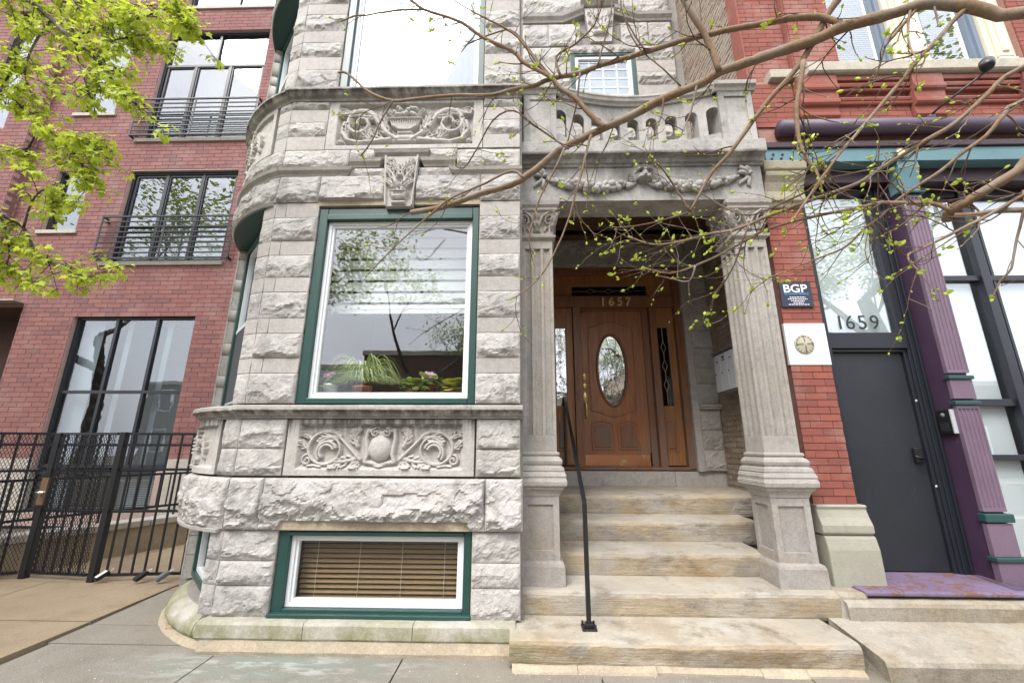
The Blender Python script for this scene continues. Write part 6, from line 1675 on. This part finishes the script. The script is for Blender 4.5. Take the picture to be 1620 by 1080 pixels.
for i, row in enumerate(LIMBS):
    row = [tuple(p) for p in row]
    if i in entry:
        z0 = entry[i]; p = row[0]; r0 = p[3]
        a = (4.19, -.84, z0)
        ext = [tuple(a[j] + (p[j] - a[j]) * t + (0, 0, .12 * math.sin(math.pi * t))[j] for j in range(3)) + (r0 * (1.5 - .5 * t),) for t in (0, .3, .6, .85)]
        row = ext + row
    sp = smooth_path(row, 3)
    big = row[0][3] > .012
    q = []
    for k, p in enumerate(sp):
        j_ = .22 * p[3] if not big else .08 * p[3]
        q.append((p[0] + rg.uniform(-j_, j_), p[1] + rg.uniform(-j_, j_), p[2] + rg.uniform(-j_, j_), max(.0016, p[3] * rg.uniform(.93, 1.1))))
    limbs.append(q)
    MB().tube([p[:3] for p in q], [p[3] for p in q], 10 if big else 6).build('branch', M['bark'] if row[0][3] > .0075 else M['twig'], tree, smooth=True)
tw, bd = MB(), MB()
def bud(p, d_, s_):
    p, d_ = Vector(p), Vector(d_).normalized()
    if d_.length < .5: d_ = Vector((0, 0, 1))
    bd.tube([p, p + d_ * s_ * .35, p + d_ * s_ * .75, p + d_ * s_], [s_ * .12, s_ * .30, s_ * .22, s_ * .02], 5, cap=False)
def leafpair(p, s_):
    for k in range(rg.choice((1, 2, 2, 3))):
        a = rg.uniform(0, 6.28); e = rg.uniform(-.2, 1.1)
        d_ = Vector((math.cos(a) * math.cos(e), math.sin(a) * math.cos(e), math.sin(e))); n_ = d_.orthogonal().normalized()
        l_ = s_ * rg.uniform(.7, 1.3); u = d_.cross(n_)
        bd.add([p, p + d_ * l_ * .35 + u * l_ * .26 + n_ * .1 * l_, p + d_ * l_ * .7 + u * l_ * .2, p + d_ * l_, p + d_ * l_ * .7 - u * l_ * .2, p + d_ * l_ * .35 - u * l_ * .26 + n_ * .1 * l_], [(0, 1, 2, 3), (0, 3, 4, 5)])
def twig(p, d_, ln, r, depth):
    n = max(3, int(ln / .035)); pts = [Vector(p)]; d_ = Vector(d_).normalized(); rr = [r]
    bend = Vector((rg.uniform(-1, 1), rg.uniform(-.6, .6), rg.uniform(-.4, .9))) * .10
    for k in range(n):
        d_ = (d_ + bend + Vector((rg.uniform(-1, 1), rg.uniform(-1, 1), rg.uniform(-1, 1))) * .20).normalized()
        pts.append(pts[-1] + d_ * ln / n); rr.append(r * (1 - .62 * (k + 1) / n))
        if pts[-1].y > 3.35: break
        if rg.random() < .30: bud(pts[-1], d_ + Vector((rg.uniform(-1, 1), rg.uniform(-1, 1), rg.uniform(-1, 1))), rg.uniform(.009, .019))
        if depth and rg.random() < .24:
            twig(pts[-1], d_ + Vector((rg.uniform(-1, 1), rg.uniform(-1, 1), rg.uniform(-1, 1))) * 1.0, ln * rg.uniform(.3, .65), r * .7, depth - 1)
    tw.tube(pts, rr[:len(pts)], 5)
    if rg.random() < .62: bud(pts[-1], d_, rg.uniform(.016, .036))
    if rg.random() < .22: leafpair(pts[-1], rg.uniform(.02, .045))
for i, q in enumerate(limbs):
    ends = len(q) - 1
    dens = .5 if i in (7, 8, 9, 10, 12, 14, 21, 22, 23, 24, 25) else .26
    k0 = 12 if i in entry else 2
    for k in range(k0, len(q)):
        p = q[k]
        if rg.random() < dens * (1.0 if p[3] < .02 else .5):
            t = Vector(q[min(k + 1, ends)][:3]) - Vector(q[k - 1][:3])
            t.normalize()
            s_ = Vector((rg.uniform(-1, 1), rg.uniform(-.5, .5), rg.uniform(-1, .8)))
            twig(p[:3], t * .8 + s_ * .9, rg.uniform(.12, .42), min(.0052, max(.0028, p[3] * .5)), 1)
    p = q[-1]
    if p[3] < .01: bud(p[:3], Vector(q[-1][:3]) - Vector(q[-3][:3]), .022); leafpair(Vector(p[:3]), .022)
tw.build('twigs', M['twig'], tree, smooth=True, kind='stuff'); bd.build('buds', M['bud'], tree, kind='stuff')

# maple on the left
mp = thing('maple_tree', (-5.6, -.9, 0), 'leafy young-green maple branches at the upper left', 'tree')
trunk = [(-5.6, -.9, -.1, .20), (-5.58, -.86, 1., .17), (-5.55, -.8, 2.2, .15), (-5.6, -.7, 3.4, .13), (-5.7, -.5, 5., .10), (-5.6, -.4, 7, .05)]
sp = smooth_path(trunk, 4)
MB().tube([p[:3] for p in sp], [p[3] for p in sp], 14).build('trunk', M['barkd'], mp, smooth=True)
lf = MB(); mt = MB()
STAR = [(.0, .0), (.22, .05), (.50, .02), (.34, .22), (.62, .48), (.30, .46), (.22, .62), (.0, 1.0), (-.22, .62), (-.30, .46), (-.62, .48), (-.34, .22), (-.50, .02), (-.22, .05)]
def mleaf(p, d_, n_, s_):
    d_ = d_.normalized(); u = d_.cross(n_); u = u.normalized() if u.length > .01 else d_.orthogonal().normalized(); n2 = u.cross(d_)
    fold = rg.uniform(.05, .5)
    b = len(lf.v)
    vs = [p + u * x * s_ + d_ * y * s_ + n2 * (abs(x) * fold - .18 * y * y) * s_ for x, y in STAR]
    lf.add(vs, [(0, 1, 2, 3), (0, 3, 4, 5), (0, 5, 6, 7), (0, 7, 8, 9), (0, 9, 10, 11), (0, 11, 12, 13)])
def cluster(p, n, s_):
    p = Vector(p)
    for k in range(n):
        a = rg.uniform(0, 6.283); e = rg.uniform(-1.2, .7)
        d_ = Vector((math.cos(a) * math.cos(e), math.sin(a) * math.cos(e), math.sin(e)))
        c = p + d_ * rg.uniform(.015, .085)
        mt.tube([p, c], .0012, 3, cap=False)
        mleaf(c, d_ + Vector((0, 0, -.5)), Vector((rg.uniform(-.5, .5), rg.uniform(-.9, .2), rg.uniform(.3, 1))).normalized(), s_ * rg.uniform(.6, 1.25))
for i, row in enumerate(MAPLE):
    row = [tuple(p) for p in row]
    if i in (0, 2, 3):
        p = row[0]; a = (-5.6, -.65, {0: 3.6, 2: 3.0, 3: 2.4}[i])
        row = [tuple(a[j] + (p[j] - a[j]) * t + (0, 0, .15 * math.sin(math.pi * t))[j] for j in range(3)) + (p[3] * (1.6 - .6 * t),) for t in (0, .35, .7)] + row
    sp = smooth_path(row, 4)
    MB().tube([p[:3] for p in sp], [p[3] for p in sp], 7).build('branch', M['barkd'], mp, smooth=True)
    for k in range(4 if i not in (0, 2, 3) else 14, len(sp)):
        p = Vector(sp[k][:3])
        for rep in range(2):
            if rg.random() < .3: continue
            t = (Vector(sp[min(k + 1, len(sp) - 1)][:3]) - Vector(sp[k - 1][:3])).normalized()
            d_ = (t * .6 + Vector((rg.uniform(-1, 1), rg.uniform(-1, 1), rg.uniform(-.9, .7)))).normalized()
            ln = rg.uniform(.06, .30)
            pts = [p, p + d_ * ln * .5 + Vector((0, 0, .01)), p + d_ * ln]
            mt.tube(pts, [.004, .003, .002], 4, cap=False)
            cluster(pts[-1], rg.randint(9, 16), .052)
            cluster(pts[1], rg.randint(4, 9), .042)
    cluster(sp[-1][:3], 14, .045)
mt.build('twigs', M['barkd'], mp, kind='stuff'); lf.build('foliage', M['maple'], mp, kind='stuff')

# ================================================================ plants on the window board
def pot(name, x, y, z, r, h, mat, label, cat='plant'):
    t = thing(name, (x, y, z), label, cat)
    MB().lathe([(.0, 0), (r * .72, 0), (r * .95, h * .85), (r, h * .86), (r, h), (r * .88, h), (r * .85, h * .8), (0, h * .78)], (x, y, z), 18).build('pot', mat, t, smooth=True)
    return t
zs = 1.90
blade = MB(); rg = random.Random(9)
sp_ = pot('spider_plant', -1.50, 3.83, zs, .09, .14, NT('terracotta').fin((.30, .12, .06), .8), 'bushy striped spider plant in the bay window')
M['blade'] = m_leaf('variegated_blade', (.26, .42, .12), (.72, .80, .50), .3); M['leafi'] = m_leaf('potted_leaf', (.16, .30, .05), (.34, .50, .12), .3)
for k in range(330):
    a = rg.uniform(0, 6.283); l_ = rg.uniform(.20, .46); w_ = rg.uniform(.006, .011); lift = rg.uniform(.25, 1.0)
    pts = []
    for i in range(8):
        t = i / 7
        r_ = l_ * t * (1 - .10 * t); yy = math.sin(a) * r_ * .45
        pts.append(Vector((-1.50 + math.cos(a) * r_, 3.83 + max(-.105, yy), max(zs + .045, zs + .15 + l_ * lift * (2.6 * t - 2.5 * t * t)))))
    side_ = Vector((-math.sin(a), math.cos(a), 0))
    L_ = [p + side_ * w_ * (1 - (i / 7) ** 2) + Vector((0, 0, .002)) for i, p in enumerate(pts)]; R_ = [p - side_ * w_ * (1 - (i / 7) ** 2) for i, p in enumerate(pts)]
    blade.grid([L_, [p - Vector((0, 0, .002)) for p in pts], R_])
blade.build('leaf_blades', M['blade'], sp_, kind='stuff')
def violet(x, y, potm, label, fl, nleaf=48, leafc=None, hh=.11, flowers=22):
    t = pot('potted_flower', x, y, zs, .07, hh, potm, label)
    b = MB(); rr = random.Random(int(x * 100))
    for k in range(nleaf):
        a = rr.uniform(0, 6.283); r_ = rr.uniform(.02, .13); s_ = rr.uniform(.034, .058); c = Vector((x + r_ * math.cos(a), y + r_ * .8 * math.sin(a), zs + hh + rr.uniform(-.05, .09)))
        u = Vector((math.cos(a), math.sin(a), rr.uniform(-.3, .5))).normalized(); v = u.cross(Vector((0, 0, 1))).normalized()
        b.add([c - u * s_ * .9] + [c + u * s_ * math.cos(q) + v * s_ * .8 * math.sin(q) for q in (-2.2, -1.3, -.5, .0, .5, 1.3, 2.2)], [(0, i, i + 1) for i in range(1, 7)])
    b.build('leaves', leafc or M['leafi'], t, kind='stuff')
    if fl:
        f = MB()
        for k in range(flowers):
            a = rr.uniform(0, 6.283); r_ = rr.uniform(0, .075); c = Vector((x + r_ * math.cos(a), y - .02 + r_ * .6 * math.sin(a), zs + hh + .06 + rr.uniform(0, .05)))
            for q in range(5):
                d_ = Vector((math.cos(q * 1.257 + k), -.5, math.sin(q * 1.257 + k))).normalized(); v = d_.cross(Vector((0, 1, 0))).normalized()
                f.add([c, c + d_ * .012 + v * .008, c + d_ * .018, c + d_ * .012 - v * .008], [(0, 1, 2, 3)])
        f.build('petals', fl, t, kind='stuff')
pk = NT('pink_petal').fin((.75, .35, .62), .6); lil = NT('pale_pink_petal').fin((.85, .58, .74), .6)
violet(-1.80, 3.82, M['white'], 'mauve potted violet in a white pot at the left of the bay window', pk, hh=.16)
violet(-1.02, 3.82, NT('red_glazed_pot').fin((.22, .03, .025), .3), 'small leafy plant in a dark red pot beside the spider plant', None)
violet(-.86, 3.82, NT('maroon_pot').fin((.16, .025, .03), .35), 'pale pink potted violet right of the spider plant', lil, hh=.15, flowers=30)
yl = m_leaf('yellowing_leaf', (.22, .34, .05), (.60, .56, .10), .3)
violet(-.66, 3.82, NT('clay_pot').fin((.25, .11, .06), .8), 'trailing plant with yellowing leaves low in the bay window', None, 60, yl, hh=.12)
bp_ = pot('blue_pot', -.545, 3.80, zs, .055, .12, m_paint('blue_glazed_pot', (.06, .16, .40), .25, .5), 'small blue glazed pot at the right of the bay window', 'pot')
MB().lathe([(0, .10), (.04, .10), (0, .105)], (-.545, 3.80, zs), 12).build('soil', M['dark'], bp_)

# ================================================================ across the street (seen in the panes)
def far_house(x0, x1, y, h, mat, label, rows, cols, z0=1.0):
    t = thing('far_house', ((x0 + x1) / 2, y, 0), label, 'house')
    MB().box(x0, x1, y - 8, y, -.02, h).build('wall', mat, t)
    MB().box(x0 - .1, x1 + .1, y - 8.1, y + .12, h, h + .25).build('parapet', M['limeL'], t)
    for r_ in range(rows):
        for c in range(cols):
            cx = x0 + (x1 - x0) * (c + .5) / cols; zz_ = z0 + r_ * 3.1
            wd = min(1.1, (x1 - x0) / cols * .5)
            w_ = MB().frame(cx - wd / 2, cx + wd / 2, zz_, zz_ + 1.7, .07, y - .02, y + .05)
            wf = w_.build('window', M['white'], t)
            MB().box(cx - wd / 2 + .05, cx + wd / 2 - .05, y - .01, y + .012, zz_ + .05, zz_ + 1.65).build('pane', M['frameL'], wf)
far_house(-30, -17, -15.5, 6.2, M['brickD'], 'dark brick two-storey house across the street, leftmost', 2, 4)
far_house(-16.6, -9.2, -16.5, 5.9, M['whitep'], 'low white garage building across the street', 1, 2, 1.2)
far_house(-9, -1.0, -15.5, 6.5, M['brickD'], 'low dark brick building straight across the street', 1, 3, 1.2)
far_house(-.6, 6.5, -16, 4.7, M['limeL'], 'pale rendered single-storey house across the street', 1, 3)
far_house(6.8, 15, -15.5, 6.4, M['brickC'], 'tan brick house across the street', 2, 3)
far_house(15.4, 30, -16, 5.0, M['brickD'], 'dark brick building across the street, rightmost', 1, 5)
def grow(b, p, d_, ln, r, lvl, leaves, rr):
    n = 4; pts = [Vector(p)]; rad = [r]; d_ = Vector(d_).normalized()
    for k in range(n):
        d_ = (d_ + Vector((rr.uniform(-1, 1), rr.uniform(-1, 1), rr.uniform(-.6, .8))) * .16).normalized()
        pts.append(pts[-1] + d_ * ln / n); rad.append(r * (1 - .45 * (k + 1) / n))
        if lvl > 0 and k >= (1 if lvl < 4 else 2):
            for q in range(1 if rr.random() < .75 else 2):
                s_ = Vector((rr.uniform(-1, 1), rr.uniform(-1, 1), rr.uniform(-.25, .7)))
                grow(b, pts[-1], d_ * .7 + s_, ln * rr.uniform(.55, .8), rad[-1] * .62, lvl - 1, leaves, rr)
    b.tube(pts, rad, 7 if lvl > 2 else 4, cap=False)
    if lvl <= 1: leaves.append(pts[-1]); leaves.append(pts[2])
def street_tree(seed, lf_n, lf_s):
    rr = random.Random(seed); b = MB(); lv = []
    grow(b, (0, 0, -.1), (0, 0, 1), 3.2, .17, 5, lv, rr)
    f = MB()
    for p in lv:
        for k in range(lf_n):
            c = p + Vector((rr.gauss(0, .14), rr.gauss(0, .14), rr.gauss(0, .12))); a = rr.uniform(0, 6.28); u = Vector((math.cos(a), math.sin(a), rr.uniform(-.6, .6))) * lf_s; v = u.cross(Vector((rr.uniform(-.4, .4), rr.uniform(-.4, .4), 1))).normalized() * lf_s * .6
            f.add([c - u, c + v, c + u, c - v], [(0, 1, 2, 3)])
    return b.mesh('tree_limbs'), f.mesh('tree_leaves')
KT = [street_tree(3, 12, .06), street_tree(11, 5, .05)]
for k, (x, y, kind, rz, s_, lab) in enumerate(((-7.6, -3.0, 0, .4, 1.1, 'leafy street tree near the kerb, left of the viewer'), (-5.7, -11.7, 1, 2.2, 1.6, 'thinly leaved street tree across the road opposite the bay'), (3.4, -11.9, 1, 4.0, 1.3, 'slim street tree across the road opposite the steps'), (10.6, -3.2, 1, 1.2, 1.9, 'thinly leaved street tree near the kerb, far right of the viewer'), (-16.2, -3.0, 1, 3.1, 2.3, 'tall thinly leaved tree at the kerb, far left of the viewer'), (-21, -3.2, 1, 5.1, 2.2, 'tall thinly leaved tree at the kerb, outermost on the left'), (-15.5, -12.4, 1, .7, 2.1, 'tall thinly leaved tree across the road beside the white garage'), (15.0, -11.9, 0, 5.0, 1.7, 'tall leafy street tree across the road, far right'))):
    o = thing('street_tree', (0, 0, 0), lab, 'tree', 'street trees along the road')
    link('trunk', KT[kind][0], M['barkd'], o); link('crown', KT[kind][1], M['leafm'], o, kind='stuff')
    o.location = (x, y, -.02); o.rotation_euler = (0, 0, rz); o.scale = (s_, s_, s_)
